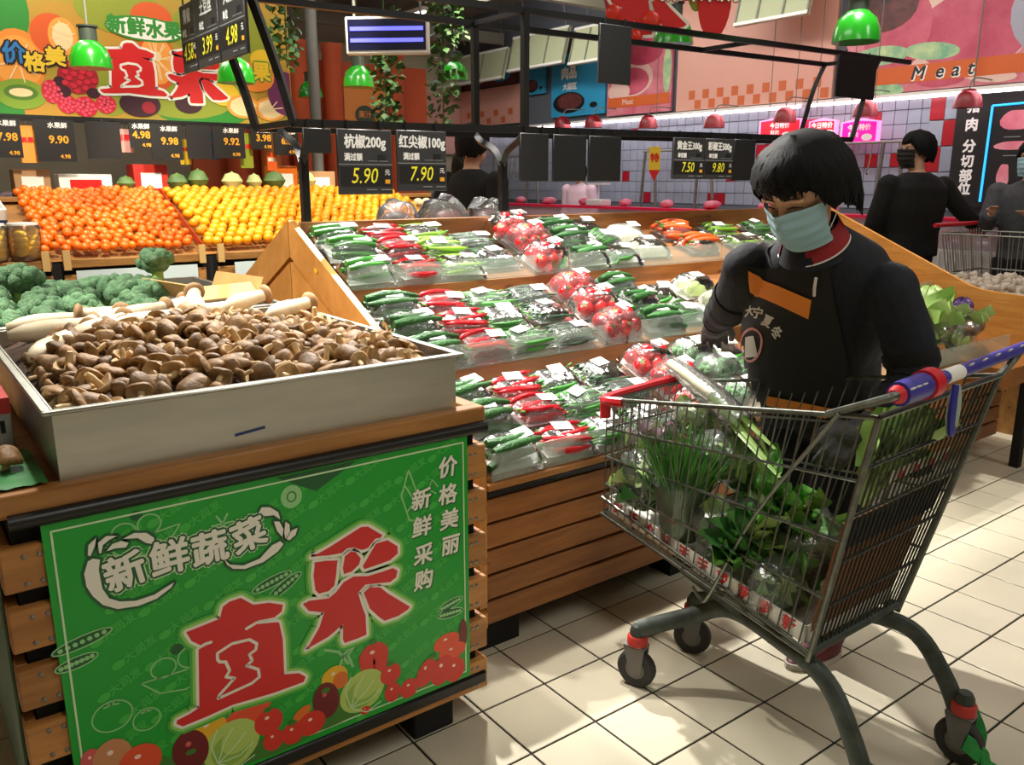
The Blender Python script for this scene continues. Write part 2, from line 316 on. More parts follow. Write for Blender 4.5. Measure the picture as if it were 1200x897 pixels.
MB().box(-4, 8.2, -4, 9.6, 3.6, 3.7).bld('ceiling', 'ceiling_dark', kind='structure')
# ---------------------------------------------------------------- mushroom crate
CX0, CX1, CY0, CY1, CZ = -1.168, -.2, -.024, .97, .80
def slatted_crate(name, label, x0, x1, y0, y1, zt, woodx='pine_x', woody='pine_y', nsl=6):
    t = thing(name, label, 'crate', ((x0 + x1) / 2, (y0 + y1) / 2, 0))
    ox, oy = (x0 + x1) / 2, (y0 + y1) / 2
    hx, hy = (x1 - x0) / 2, (y1 - y0) / 2
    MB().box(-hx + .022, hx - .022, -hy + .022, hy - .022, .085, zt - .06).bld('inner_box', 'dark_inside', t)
    ph = (zt - .06 - .085) / nsl
    sx = MB().box(-hx, hx, -.01, .01, 0, ph - .03, b=.003).mesh('slat', woodx)
    sy = MB().box(-.01, .01, -hy + .02, hy - .02, 0, ph - .03, b=.003).mesh('slat', woody)
    for k in range(nsl):
        z = .085 + k * ph
        for s in (-1, 1):
            place(sx, 'slat', t, (0, s * (hy - .01), z)); place(sy, 'slat', t, (s * (hx - .01), 0, z))
    for s in (-1, 1):
        MB().box(-hx, hx, -.012, .028, zt - .036, zt, b=.004).bld('top_rail', woodx, t, (0, s * (hy - .012 if s < 0 else hy - .028), 0))
        MB().box(-.02, .02, -hy + .03, hy - .03, zt - .05, zt, b=.004).bld('top_rail', woody, t, (s * (hx - .02), 0, 0))
    MB().box(-hx + .04, hx - .04, -hy + .03, hy - .03, zt - .03, zt - .012).bld('shelf_board', woodx, t)
    for sx_ in (-1, 1):
        for sy_ in (-1, 1):
            MB().box(-.055, .055, -.05, .05, 0, .085, b=.004).bld('foot', 'black_matte', t, (sx_ * (hx - .14), sy_ * (hy - .075), 0))
    return t
crate = slatted_crate('produce_crate', 'slatted wooden crate with a big green board, carrying the mushroom tray', CX0, CX1, CY0, CY1, CZ)
cx, cy = (CX0 + CX1) / 2, (CY0 + CY1) / 2
MB().tube([(CX0 + .02 - cx, CY0 - .004 - cy, .755), (CX1 - .005 - cx, CY0 - .004 - cy, .755)], .0135, 10).bld('bumper_bar', 'black_paint', crate)
MB().box(CX0 + .03 - cx, CX1 - .005 - cx, CY0 - .006 - cy, CY0 + .02 - cy, .1, .134, b=.006).bld('bumper_bar', 'black_paint', crate)
sc = MB().lathe([(.0045, 0), (.0045, .0015), (.002, .003), (1e-4, .003)], 8).mesh('screw', 'screw')
for z in [.085 + k * .109 for k in range(6)]:
    for xx in (CX0 + .035, CX0 + .058, CX1 - .03, CX1 - .045):
        for dz in (.014, .062): place(sc, 'screw', crate, (xx - cx, CY0 - cy, z + dz), (PI / 2, 0, 0))
# green panel on the crate's left end
MB().box(-.004, 0, -.45, .45, .1, .72).bld('side_board', mat('side_green', '#4f6b4a', .5, var=.3, vs=6), crate, (CX0 - cx - .001, 0, 0))

# ---------------------------------------------------------------- green promotion board
for n, c in dict(p_green='#08a02c', p_lime='#3cb840', p_dkgreen='#0a5a2a', p_red='#d61f1e', p_cream='#eceadb', p_line='#c9e8b8', p_pale='#8fcf86', p_tomato='#d8301c', p_tomato2='#e8502a',
                 p_darkred='#6e1016', p_yellow='#e8b41a', p_orange='#e2721c', p_cabbage='#b5d167', p_cabbage2='#8fb84a', p_leaf='#3d7a26', p_glow='#8cd05a', p_glow2='#45b03e', p_onion='#c98a5a', p_hi='#f6d8c8', p_radish='#d65a5a').items():
    mat(n, c, .35)
PZ = .138
pb = MB().box(-.424, .424, 0, .004, 0, .604).bld('promotion_board', 'p_green', None, (-.68, -.030, PZ),
     label='green vegetable promotion board with two big red characters on the mushroom crate', cat='sign')
def lay(k): return facing(0, -.0006 - k * .00035, 0)
# faint diagonal repeat of the shop mark
wm = glyphs('大润发', .021, .0006); wm.materials.append(MATS['p_lime'])
blob = None
for i in range(-2, 13):
    for j in range(-6, 13):
        u = -.42 + i * .083 + (j % 2) * .03; v = .02 + j * .055 + i * .032
        if -.385 < u < .40 and .015 < v < .585:
            place(wm, 'watermark', pb, (u + .012, -.0007, v + .004), (PI / 2, -.45, 0))
            shape2d([disc(u - .026, v - .014, .012, .008, .45, 12)], 'p_lime', pb, lay(.3), name='watermark')
# line drawings of vegetables
def line(pts, wd=.003, closed=False, m='p_pale', k=1.0, nm='line_drawing'): return band(pts, wd, m, pb, lay(k), closed, nm)
line([(-.410, .016), (.412, .016), (.412, .59), (-.410, .59)], .0035, True, 'p_line', 1.2, 'border_line')
for cx_, cy_, rx, ry in ((-.353, .217, .034, .030), (-.297, .187, .024, .022)):
    line(disc(cx_, cy_, rx, ry), .0028, True)
    for a in (-.9, -.3, .3, .9): line([(cx_, cy_ + ry * .75), (cx_ + math.sin(a) * rx * .5, cy_ + ry * (.4 + .6 * math.cos(a)) * .9)], .003)
def bowl(x, y, s_):
    line([(x - s_, y), (x - s_ * .6, y - s_ * .42), (x, y - s_ * .55), (x + s_ * .6, y - s_ * .42), (x + s_, y + s_ * .12)], .003)
    line([(x - s_, y), (x, y - .02 * s_), (x + s_, y + s_ * .12)], .003)
    line(disc(x - s_ * .45, y + s_ * .22, s_ * .3, s_ * .26), .003, True); line(disc(x + s_ * .2, y + s_ * .3, s_ * .3, s_ * .28), .003, True)
    shape2d([disc(x - .1 * s_, y + s_ * .62, s_ * .16, s_ * .14)], 'p_dkgreen', pb, lay(.9), name='line_drawing')
bowl(-.225, .262, .075); bowl(-.27, .545, .066)
def pod(x, y, l, a):
    shape2d([disc(x, y, l, .011, a, 16)], 'p_dkgreen', pb, lay(.6), name='line_drawing'); line(disc(x, y, l, .011, a, 16), .0025, True)
    for q in range(-3, 4): shape2d([disc(x + q * l * .24 * math.cos(a), y + q * l * .24 * math.sin(a), .0045, n=8)], 'p_pale', pb, lay(1), name='line_drawing')
pod(-.385, .378, .05, .18); pod(-.398, .342, .035, .15); pod(-.043, .388, .042, .25); pod(-.019, .371, .042, .5); pod(.371, .183, .036, -.05); pod(.372, .206, .034, .2)
line([(.272, .555), (.252, .50), (.27, .44), (.30, .43)], .004); line([(.272, .555), (.29, .50), (.318, .46)], .004); line([(.262, .52), (.285, .48), (.265, .46)], .004); line([(.345, .50), (.33, .52), (.32, .50), (.34, .485)], .003)
line([(.09, .15), (.10, .175), (.125, .19)], .006); line([(.12, .14), (.11, .17), (.14, .20)], .006); line([(.06, .2), (.09, .185), (.11, .15)], .006)
shape2d([[(-.02, .60), (.06, .555), (.15, .60)]], 'p_dkgreen', pb, lay(.5), name='line_drawing')
shape2d([disc(.008, .555, .022, .024)], 'p_pale', pb, lay(.8), name='line_drawing'); line(disc(.008, .555, .009, .010), .003, True, 'p_leaf', 1)
for a in (0, 1.05, 2.1): line([(-.129 - .02 * math.cos(a), .533 - .02 * math.sin(a)), (-.129 + .02 * math.cos(a), .533 + .02 * math.sin(a))], .004)
# vegetables along the lower edge
def veg(x, y, rx, ry=None, m='p_tomato', rot=0, k=2.0, hi=True, hm='p_hi'):
    ry = ry or rx; y = max(y, .012 + .0)
    shape2d([disc(x, y, rx, ry, rot, 22)], m, pb, lay(k), name='printed_vegetable')
    if hi: shape2d([disc(x - rx * .1, y + ry * .35, rx * .16, ry * .13, n=10)], hm, pb, lay(k + .15), name='printed_vegetable')
def clip_low(): pass
veg(-.30, .05, .05, .018, 'p_leaf', 0, 1.6, False); veg(-.06, .03, .10, .024, 'p_leaf', 0, 1.6, False); veg(.09, .045, .10, .028, 'p_leaf', .1, 1.6, False)
veg(-.300, .055, .05, .05, 'p_leaf', 0, 1.7, False); veg(-.36, .07, .05, .06, 'p_leaf', 0, 1.7, False); veg(-.396, .142, .018, .026, 'p_radish', 0, 2); veg(-.361, .132, .034, .040, 'p_onion', 0, 2.4); veg(-.316, .105, .038, .036, 'p_tomato2', 0, 2.8); veg(-.38, .07, .03, .035, 'p_tomato', 0, 2.7); veg(-.32, .04, .04, .036, 'p_darkred', 0, 2.9)
veg(-.19, .118, .036, .032, 'p_yellow', 0, 1.9); veg(-.226, .088, .034, .045, 'p_darkred', .15, 2.6, True, 'p_radish'); veg(-.148, .066, .058, .052, 'p_cabbage', .4, 2.2, False); veg(-.15, .058, .040, .036, 'p_cabbage2', .4, 2.3, False); veg(-.135, .075, .036, .03, 'p_cabbage', .5, 2.4, False)
veg(-.113, .12, .052, .026, 'p_tomato2', .3, 1.8, False); veg(-.071, .085, .030, .029, 'p_tomato', 0, 2.6); veg(-.064, .04, .022, .024, 'p_tomato', 0, 2.7); veg(-.022, .038, .024, .026, 'p_tomato', 0, 2.6); veg(.02, .043, .031, .028, 'p_tomato', 0, 2.8); veg(.0, .075, .022, .012, 'p_orange', .5, 2.5, False)
veg(.077, .13, .030, .026, 'p_yellow', 0, 1.9); veg(.09, .118, .018, .02, 'p_orange', 0, 1.95, False); veg(.055, .083, .030, .043, 'p_darkred', .1, 2.6, True, 'p_radish'); veg(.14, .072, .055, .048, 'p_cabbage', .35, 2.2, False); veg(.137, .066, .038, .034, 'p_cabbage2', .4, 2.3, False); veg(.15, .08, .034, .028, 'p_cabbage', .4, 2.4, False)
veg(.171, .144, .036, .034, 'p_tomato', 0, 2.0); veg(.156, .128, .018, .026, 'p_tomato', 0, 2.05, False); veg(.186, .128, .018, .026, 'p_tomato', 0, 2.05, False); veg(.21, .087, .026, .026, 'p_tomato', 0, 2.6); veg(.213, .04, .020, .024, 'p_tomato', 0, 2.7); veg(.256, .033, .024, .024, 'p_tomato', 0, 2.6); veg(.145, .022, .012, .01, 'p_tomato', 0, 2.7)
veg(.302, .055, .024, .036, 'p_tomato', -.5, 2.3); veg(.359, .113, .036, .022, 'p_tomato2', .1, 2.2); veg(.374, .083, .038, .022, 'p_tomato2', .1, 2.4); veg(.345, .045, .030, .038, 'p_tomato', -.5, 2.6); veg(.38, .034, .028, .032, 'p_tomato', 0, 2.8); veg(.405, .12, .012, .036, 'p_darkred', 0, 2.3, False)
for x_, y_ in ((.171, .18), (.21, .112), (.055, .107), (-.226, .085), (-.071, .113), (-.022, .062), (.32, .09)): veg(x_, y_, .010, .006, 'p_leaf', 0, 3.0, False)
for cx_, cy_ in ((-.148, .066), (.14, .072)):
    for a_ in (-1.1, -.5, .1, .7, 1.3): line([(cx_ - .03, cy_ - .03), (cx_ - .03 + .045 * math.cos(a_ + .5), cy_ - .03 + .045 * math.sin(a_ + .5)), (cx_ - .03 + .075 * math.cos(a_ * .7 + .6), cy_ - .03 + .075 * math.sin(a_ * .7 + .6))], .0025, False, 'p_line', 3.05, 'printed_vegetable')
# glow, cream edge and red face of the two big characters
for P_ in (POSTER_CAI, POSTER_ZHI):
    for p in P_:
        band(p, .034, 'p_glow2', pb, lay(3.0), True, 'character_glow'); band(p, .023, 'p_glow', pb, lay(3.2), True, 'character_glow')
    for p in P_: band(p, .0115, 'p_cream', pb, lay(3.6 if P_ is POSTER_ZHI else 4.3), True, 'character_edge')
    for p in P_: shape2d([p], 'p_red', pb, lay(4.0 if P_ is POSTER_ZHI else 4.6), -.001 if P_ is POSTER_CAI else 0, 'character')
for p in POSTER_ZIN: band(p, .006, 'p_cream', pb, lay(4.5), False, 'character_edge')
band(POSTER_ZCL, .006, 'p_cream', pb, lay(4.5), True, 'character_edge')
# small curved heading with the spring-onion swoosh
for p in POSTER_SW: band(p, .009, 'p_dkgreen', pb, lay(3.0), True, 'swoosh_edge')
for p in POSTER_SW: shape2d([p], 'p_cream', pb, lay(3.3), 0, 'swoosh')
for ch, (u, v), a_, s_ in zip('新鲜蔬菜', ((-.304, .483), (-.228, .489), (-.156, .487), (-.081, .494)), (.16, .02, .04, .20), (.070, .070, .068, .068)):
    for m_, o_, k_ in (('p_line', .0085, 3.05), ('p_dkgreen', .0065, 3.4), ('p_cream', .0022, 3.7)):
        text(ch, s_, m_, pb, lay(k_) @ Matrix.Translation((u, v, 0)) @ Matrix.Rotation(a_, 4, 'Z'), o_)
for ch, (u, v) in zip('价格美丽新鲜采购', ((.369, .538), (.368, .474), (.371, .413), (.372, .351), (.299, .478), (.299, .414), (.301, .347), (.300, .286))):
    text(ch, .05, 'p_dkgreen', pb, lay(3) @ Matrix.Translation((u + .002, v - .002, 0)), .0028, .12); text(ch, .05, 'p_cream', pb, lay(3.4) @ Matrix.Translation((u, v, 0)), .0014, .12)
# ---------------------------------------------------------------- steel trays
def steel_tray(label, x0, x1, y0, y1, z0, z1, fl=.0):
    t = thing('steel_tray', label, 'tray', ((x0 + x1) / 2, (y0 + y1) / 2, z0)); hx, hy, h = (x1 - x0) / 2, (y1 - y0) / 2, z1 - z0
    MB().box(-hx, hx, -hy, hy, 0, .003).bld('tray_floor', 'steel', t)
    MB().box(-hx, hx, -hy, -hy + .003, .003, h).bld('tray_wall', 'steel', t); MB().box(-hx, hx, hy - .003, hy, .003, h).bld('tray_wall', 'steel', t)
    MB().box(-hx, -hx + .003, -hy + .003, hy - .003, .003, h).bld('tray_wall', 'steel', t); MB().box(hx - .003, hx, -hy + .003, hy - .003, .003, h).bld('tray_wall', 'steel', t)
    e = .016
    for a, b_ in (((-hx - e, -hy - e), (hx + e, -hy)), ((-hx - e, hy), (hx + e, hy + e)), ((-hx - e, -hy), (-hx, hy)), ((hx, -hy), (hx + e, hy))):
        MB().box(a[0], b_[0], a[1], b_[1], h - .007, h, b=.0025).bld('rim', 'steel', t)
    return t
TX0, TX1, TY0, TY1, TZ0, TZ1 = -1.062, -.262, .004, .925, CZ, .926
tray = steel_tray('deep steel tray heaped with brown mushrooms on the front crate', TX0, TX1, TY0, TY1, TZ0, TZ1)
MB().box(-.03, .03, -.0004, 0, -.003, .003).bld('pen_mark', mat('ink_blue', '#1d3a6a', .5), tray, (-.07, -(TY1 - TY0) / 2, .03), (0, -.1, 0))

# ---------------------------------------------------------------- brown mushrooms
mat('cap_brown', '#9c7646', .6, col2='#5c3e1c', vs=45, orand=.35, bump=.3, bs=90)
mat('cap_under', '#c8a878', .75, col2='#9a7648', vs=70, orand=.2)
mat('shii_stem', '#d9bf90', .7, col2='#a88352', vs=40, orand=.2)
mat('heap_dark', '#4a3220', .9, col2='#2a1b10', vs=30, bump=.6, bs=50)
def heap(x, y):
    u = (x - TX0) / (TX1 - TX0); v = (y - TY0) / (TY1 - TY0)
    ridge = math.exp(-((u - .40) / .34) ** 2) * math.exp(-((v - .50) / .32) ** 2)
    edge = min(1, min(u, 1 - u) / .09) * min(1, v / .07)
    return .888 + .018 * edge + .058 * ridge * edge + .006 * math.sin(23 * x) * math.sin(19 * y)
def shiitake(i):
    rr = random.Random(i); r = .022 + .004 * rr.random(); n = 14
    prof = [(1e-4, .013), (r * .35, .0125), (r * .7, .009), (r * .93, .003), (r, -.002), (r * .94, -.0055), (r * .85, -.005), (r * .6, -.0015), (r * .25, .001), (1e-4, .001)]
    b = MB(); b.lathe(prof, n); b.m = [0 if k // n < 5 else 1 for k in range(len(b.f))]
    ph = rr.random() * 6; b.v = [(x * (1 + .10 * math.sin(2 * math.atan2(y, x) + ph)), y * (1 + .08 * math.cos(3 * math.atan2(y, x) + ph)), z + .006 * (x * x + y * y) / r / r * math.sin(2 * math.atan2(y, x) + ph)) for x, y, z in b.v]
    cap = b.mesh('cap', ['cap_brown', 'cap_under'], ang=70)
    bx, by = (rr.random() - .5) * .012, (rr.random() - .5) * .012
    st = MB().tube([(0, 0, .001), (bx * .3, by * .3, -.010), (bx, by, -.021), (bx * 1.7, by * 1.7, -.029)], [.0065, .0055, .006, .0045], 8).mesh('stem', 'shii_stem', ang=70)
    return cap, st
SH = [shiitake(i) for i in range(6)]
rm = random.Random(3); pts = []
for ring in range(4000):
    x = rm.uniform(TX0 + .03, TX1 - .045); y = rm.uniform(TY0 + .03, TY0 + .70)
    u = (x - TX0) / (TX1 - TX0); v = (y - TY0) / (TY1 - TY0)
    if v > .74 - .36 * max(0, .55 - u) or (u > .9 and v > .7): continue
    if all((x - a) ** 2 + (y - b_) ** 2 > .0285 ** 2 for a, b_, in pts): pts.append((x, y))
    if len(pts) >= 298: break
pts.sort(key=lambda q: q[1])
for i, (x, y) in enumerate(pts):
    cap, st = SH[i % 6]; sc_ = rm.uniform(.72, 1.35)
    tl = rm.choice((rm.uniform(.0, .8), rm.uniform(.7, 1.8), rm.uniform(1.2, 2.9))); az = rm.uniform(0, 6.28)
    o = thing('shiitake_mushroom', 'brown shiitake mushroom in the heap filling the deep steel tray', 'mushroom', (x, y, heap(x, y) + .012 + rm.uniform(-.003, .009)), (0, 0, 0), 'shiitake heap in the steel tray')
    o.rotation_euler = (Matrix.Rotation(az, 3, 'Z') @ Matrix.Rotation(tl, 3, 'X') @ Matrix.Rotation(rm.uniform(0, 6), 3, 'Z')).to_euler(); o.scale = (sc_,) * 3
    place(cap, 'cap', o); place(st, 'stem', o)
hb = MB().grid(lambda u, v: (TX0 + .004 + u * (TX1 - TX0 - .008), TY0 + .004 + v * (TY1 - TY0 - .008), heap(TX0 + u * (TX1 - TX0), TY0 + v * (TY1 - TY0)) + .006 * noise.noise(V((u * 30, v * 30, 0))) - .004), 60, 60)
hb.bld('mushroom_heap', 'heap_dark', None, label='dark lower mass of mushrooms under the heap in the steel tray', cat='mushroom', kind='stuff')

# ---------------------------------------------------------------- pale king oyster mushrooms
mat('oyster_stem', '#efe2c6', .6, col2='#d8c39c', vs=12, orand=.08)
mat('oyster_cap', '#b08a5c', .65, col2='#8d6a44', vs=30, orand=.1)
def oyster(i, L):
    rr = random.Random(50 + i); b = .02 * (rr.random() - .5)
    p = [(k / 6 * L, b * math.sin(PI * k / 6), 0) for k in range(7)]
    st = MB().tube(p, [.010, .021, .025, .024, .021, .018, .017], 12).mesh('stem', 'oyster_stem', ang=80)
    cp = MB().lathe([(.017, -.004), (.024, 0), (.029, .006), (.027, .012), (.016, .017), (1e-4, .018)], 12).mesh('cap', 'oyster_cap', ang=80)
    return st, cp, L
OY = [oyster(0, .15), oyster(1, .19), oyster(2, .12)]
spots = [(-1.045, .66, .955, .25, .02, 1), (-1.035, .40, .945, 1.1, .03, 1), (-.995, .46, .95, .95, .05, 1), (-.94, .52, .96, .75, .06, 1), (-.90, .66, .955, .85, .05, 1), (-.80, .74, .96, .45, .06, 0), (-.66, .80, .95, .9, .15, 2),
         (-.60, .70, .965, 1.4, .3, 2), (-.53, .72, .965, .2, .2, 2), (-.46, .60, .955, .4, .10, 0), (-.42, .82, .94, 2.9, .05, 0), (-1.03, .82, .95, .3, .0, 1), (-.74, .84, .95, 3.0, .1, 2), (-.85, .58, .965, .3, .03, 1)]
wd = ('back left corner, cap to the right', 'nearest the left rim, low down', 'second from the left rim', 'cap resting on the heap at the left', 'slanting behind the left heap', 'cap pointing to the cardboard box', 'short one by the back rim', 'tipped up in the middle', 'short one right of the middle', 'rightmost, cap over the heap', 'back right, cap to the left', 'along the back rim at the left', 'short one at the back rim middle', 'half covered by brown caps')
for i, (x, y, z, az, el, k) in enumerate(spots):
    st, cp, L = OY[k]; o = thing('king_oyster_mushroom', 'pale king oyster mushroom in the steel tray, ' + wd[i], 'mushroom', (x, y, z), (0, -el, az), 'pale mushrooms at the back of the steel tray')
    place(st, 'stem', o); place(cp, 'cap', o, (L, 0, 0), (0, PI / 2, 0))

# ---------------------------------------------------------------- broccoli crate behind
crate2 = slatted_crate('produce_crate', 'slatted wooden crate behind the mushroom crate, carrying the broccoli tray', CX0, CX1, .985, 1.96, CZ)
steel_tray('shallow steel tray of broccoli behind the mushroom tray', TX0, TX1, 1.005, 1.93, CZ, .925)
mat('floret', '#7ba073', .75, col2='#43704a', vs=60, orand=.18, bump=.8, bs=260)
mat('broc_stalk', '#9dbb62', .6, col2='#78a04a', vs=14)
def broccoli(seed):
    rr = random.Random(seed); b = MB()
    for k in range(26):
        t = math.acos(1 - rr.random() * .95); a = k * 2.4; d = V((math.sin(t) * math.cos(a), math.sin(t) * math.sin(a), math.cos(t) * .8)) * .047
        r = .019 + .006 * rr.random(); bm = bmesh.new(); bmesh.ops.create_icosphere(bm, subdivisions=2, radius=r)
        for v in bm.verts: v.co *= 1 + .22 * noise.noise(v.co * 190 + d * 50)
        bm.verts.index_update(); b.add([v.co + d for v in bm.verts], [[v.index for v in f.verts] for f in bm.faces]); bm.free()
    b.ell((0, 0, 0), (.048, .048, .038), 14, 8)
    cr = b.mesh('crown', 'floret', ang=80)
    s = MB().tube([(0, 0, -.01), (0, 0, -.035), (.004, 0, -.075)], [.028, .019, .02], 9)
    for k in range(5): s.tube([(0, 0, -.045), (.033 * math.cos(k * 1.25), .033 * math.sin(k * 1.25), -.008)], [.009, .010], 6)
    return cr, s.mesh('stalk', 'broc_stalk', ang=60)
BR = [broccoli(i) for i in range(3)]
rb = random.Random(9)
bs_ = [(x, y, z, 'in the %s row, %s' % (rn, cn)) for (y, z, rn) in ((1.08, .915, 'nearest'), (1.22, .93, 'second'), (1.36, .945, 'third'), (1.50, .945, 'fourth'), (1.64, .93, 'fifth'), (1.78, .92, 'farthest')) for x, cn in ((-1.0, 'leftmost'), (-.885, 'second from the left'), (-.77, 'in the middle'), (-.655, 'second from the right'), (-.545, 'rightmost')) if not (x > -.6 and y < 1.3)]
bs_ += [(-.52, 1.52, 1.035, 'perched highest at the right'), (-.93, 1.44, 1.01, 'stacked on top at the left')]
for i, (x, y, z, wh) in enumerate(bs_):
    cr, st = BR[i % 3]; e = (rb.uniform(-.5, .4), rb.uniform(-.4, .4), rb.uniform(0, 6)); s_ = rb.uniform(.85, 1.08)
    o = thing('broccoli_head', 'green broccoli head in the shallow tray, ' + wh, 'broccoli', (x + rb.uniform(-.02, .02), y + rb.uniform(-.02, .02), z - .01), e, 'broccoli in the steel tray'); o.scale = (s_,) * 3
    place(cr, 'crown', o); place(st, 'stalk', o)
mat('cardboard', '#c99a5e', .8, var=.12, vs=8)
t = thing('cardboard_tray', 'torn open cardboard box at the right end of the broccoli tray', 'box', (-.40, 1.30, .93), (0, 0, .2))
MB().box(-.10, .10, -.15, .15, 0, .004).bld('bottom', 'cardboard', t); MB().box(-.002, .002, -.15, .15, 0, .07).bld('flap', 'cardboard', t, (-.10, 0, .004), (0, -.7, 0)); MB().box(-.10, .10, -.002, .002, 0, .06).bld('flap', 'cardboard', t, (0, -.15, .004), (-.9, 0, 0)); MB().box(-.002, .002, -.15, .15, 0, .06).bld('flap', 'cardboard', t, (.10, 0, .004), (0, .4, 0))

# ---------------------------------------------------------------- packs beside the tray at the frame's left edge
mat('carton_red', '#b02a2a', .5); mat('carton_grey', '#8f8c88', .6, var=.15, vs=9); mat('sheet_green', '#2f7a3c', .5, var=.3, vs=12)
t = thing('carton', 'red and grey printed carton leaning beside the mushroom tray', 'box', (-1.125, .42, CZ), (0, 0, 0))
MB().box(-.028, .028, -.16, .16, 0, .10, b=.002).bld('carton_body', 'carton_grey', t); MB().box(-.0285, .0285, -.1605, .1605, .07, .1005).bld('red_band', 'carton_red', t)
for k in range(3): MB().box(-.004, .004, -.0006, 0, -.012, .012).bld('printed_mark', 'black_matte', t, (-.012 + k * .012, -.1605, .045))
MB().grid(lambda u, v: (-1.165 + .085 * u, -.0 + .22 * v, CZ + .004 + .012 * abs(noise.noise(V((u * 3, v * 5, 1))))), 8, 14).bld('plastic_sheet', 'sheet_green', None, label='crumpled green plastic sheet at the left corner of the mushroom crate', cat='sheet')
o = thing('shiitake_mushroom', 'single shiitake mushroom fallen beside the tray onto the green sheet', 'mushroom', (-1.125, .10, CZ + .032), (.3, .2, 0)); place(SH[0][0], 'cap', o); place(SH[0][1], 'stem', o); o.scale = (1.1,) * 3
# ---------------------------------------------------------------- sloped three-tier display (double sided)
DX0, DX1, DYF, DYA, DYB = -.055, 3.02, .2, 1.385, 2.5
mat('acrylic', '#cfe0d6', .12, trans=.68, spec=.6)
dsp = thing('produce_display', 'long slatted wooden display stand with three stepped shelves of packed vegetables', 'display stand', (1.48, .2, 0))
def D(b, name, m, **k): return b.bld(name, m, dsp, (-1.48, -.2, 0), **k)
for k in range(5):
    z = .09 + k * .076
    D(MB().box(DX0 + .01, DX1, DYF + .004, DYF + .024, z, z + .068, b=.003), 'front_board', 'amber_x')
D(MB().box(DX0 + .01, DX1, DYF - .006, DYF + .02, .470, .488, b=.004), 'black_strip', 'black_paint')
D(MB().box(DX0 + .01, DX1, DYF - .012, DYF + .10, .490, .510, b=.003), 'front_lip', 'pine_x')
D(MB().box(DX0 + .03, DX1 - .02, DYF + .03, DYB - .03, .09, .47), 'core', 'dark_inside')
for x in (.02, .80, 1.6, 2.4): D(MB().box(x - .07, x + .07, DYF + .03, DYF + .16, 0, .09), 'foot', 'black_matte')
GY = (.2, .605, 1.018); GZ = (.512, .727, .943)          # guard line of every tier
TS = .36
def tier_z(t, y): return GZ[t] + .004 + TS * (y - GY[t])
for t in range(3):
    y0, z0 = GY[t] + .004, GZ[t]; y1 = GY[t + 1] if t < 2 else DYA - .02; z1 = tier_z(t, y1)
    D(MB().add([(DX0 + .02, y0, z0 - .012), (DX1, y0, z0 - .012), (DX1, y1, z1 - .012), (DX0 + .02, y1, z1 - .012), (DX0 + .02, y0, z0 + .004), (DX1, y0, z0 + .004), (DX1, y1, z1), (DX0 + .02, y1, z1)], [(3, 2, 1, 0), (4, 5, 6, 7), (0, 1, 5, 4), (1, 2, 6, 5), (2, 3, 7, 6), (3, 0, 4, 7)]), 'shelf_board', 'amber_x')
    zt = GZ[t + 1] if t < 2 else 1.155
    D(MB().box(DX0 + .02, DX1, y1 - .002, y1 + .014, z1 - .02, zt, b=.002), 'riser_board', 'amber_x')
    for gx0, gx1 in ((DX0 + .03, .86), (.87, 1.86), (1.87, DX1 - .01)):
        D(MB().box(gx0, gx1, GY[t] - .001, GY[t] + .002, GZ[t], GZ[t] + .078), 'acrylic_guard', 'acrylic')
# end panel with boards meeting in a V
def ztop(y): return 1.162 - .49 * abs(y - DYA)
def vband(a, b_, side):
    ye = DYF - .005 if side < 0 else DYB + .0
    P = [(DYA, ztop(DYA) - a), (ye, ztop(ye) - a), (ye, ztop(ye) - b_), (DYA, ztop(DYA) - b_)]
    P = [P[0], P[1], P[2], P[3]]
    out = []
    for i in range(4):
        p, q = P[i], P[(i + 1) % 4]
        if p[1] >= .09: out.append(p)
        if (p[1] - .09) * (q[1] - .09) < 0: s = (.09 - p[1]) / (q[1] - p[1]); out.append((p[0] + s * (q[0] - p[0]), .09))
    return out
for side in (-1, 1):
    for k in range(7):
        p = vband(k * .148 + (0 if k else 0), k * .148 + .130, side)
        if len(p) < 3: continue
        p = [(y + side * .002, z) for y, z in p]
        D(MB().prism(p, -.012, .012, M=Matrix.Translation((DX0 - .004, 0, 0)) @ Matrix(((0, 0, 1, 0), (1, 0, 0, 0), (0, 1, 0, 0), (0, 0, 0, 1)))), 'end_board', 'amber_v')
D(MB().prism([(DYF + .01, .09), (DYF + .01, ztop(DYF) - .02), (DYA, ztop(DYA) - .02), (DYB - .01, ztop(DYB) - .02), (DYB - .01, .09)], 0, .012, M=Matrix.Translation((DX0 + .01, 0, 0)) @ Matrix(((0, 0, 1, 0), (1, 0, 0, 0), (0, 1, 0, 0), (0, 0, 0, 1)))), 'end_backing', 'dark_inside')
MB().box(-.001, 0, -.012, .012, -.006, .006).bld('price_sticker', mat('sticker_yellow', '#e9c21a', .5), dsp, (DX0 - .018 - 1.48, 1.16 - .2, 1.0), (math.radians(26), 0, 0))
# far end panel
D(MB().prism([(DYA, .42), (DYA, 1.19), (1.30, 1.185), (.42, .80), (.36, .785), (.06, .765), (.04, .755), (.04, .42)], 0, .022, M=Matrix.Translation((DX1, 0, 0)) @ Matrix(((0, 0, 1, 0), (1, 0, 0, 0), (0, 1, 0, 0), (0, 0, 0, 1)))), 'end_panel', 'amber_y')
D(MB().box(2.84, 2.88, .02, .06, 0, .45), 'end_post', 'dark_inside'); D(MB().box(2.60, DX1, .02, .2, .42, .50), 'end_shelf', 'amber_x')
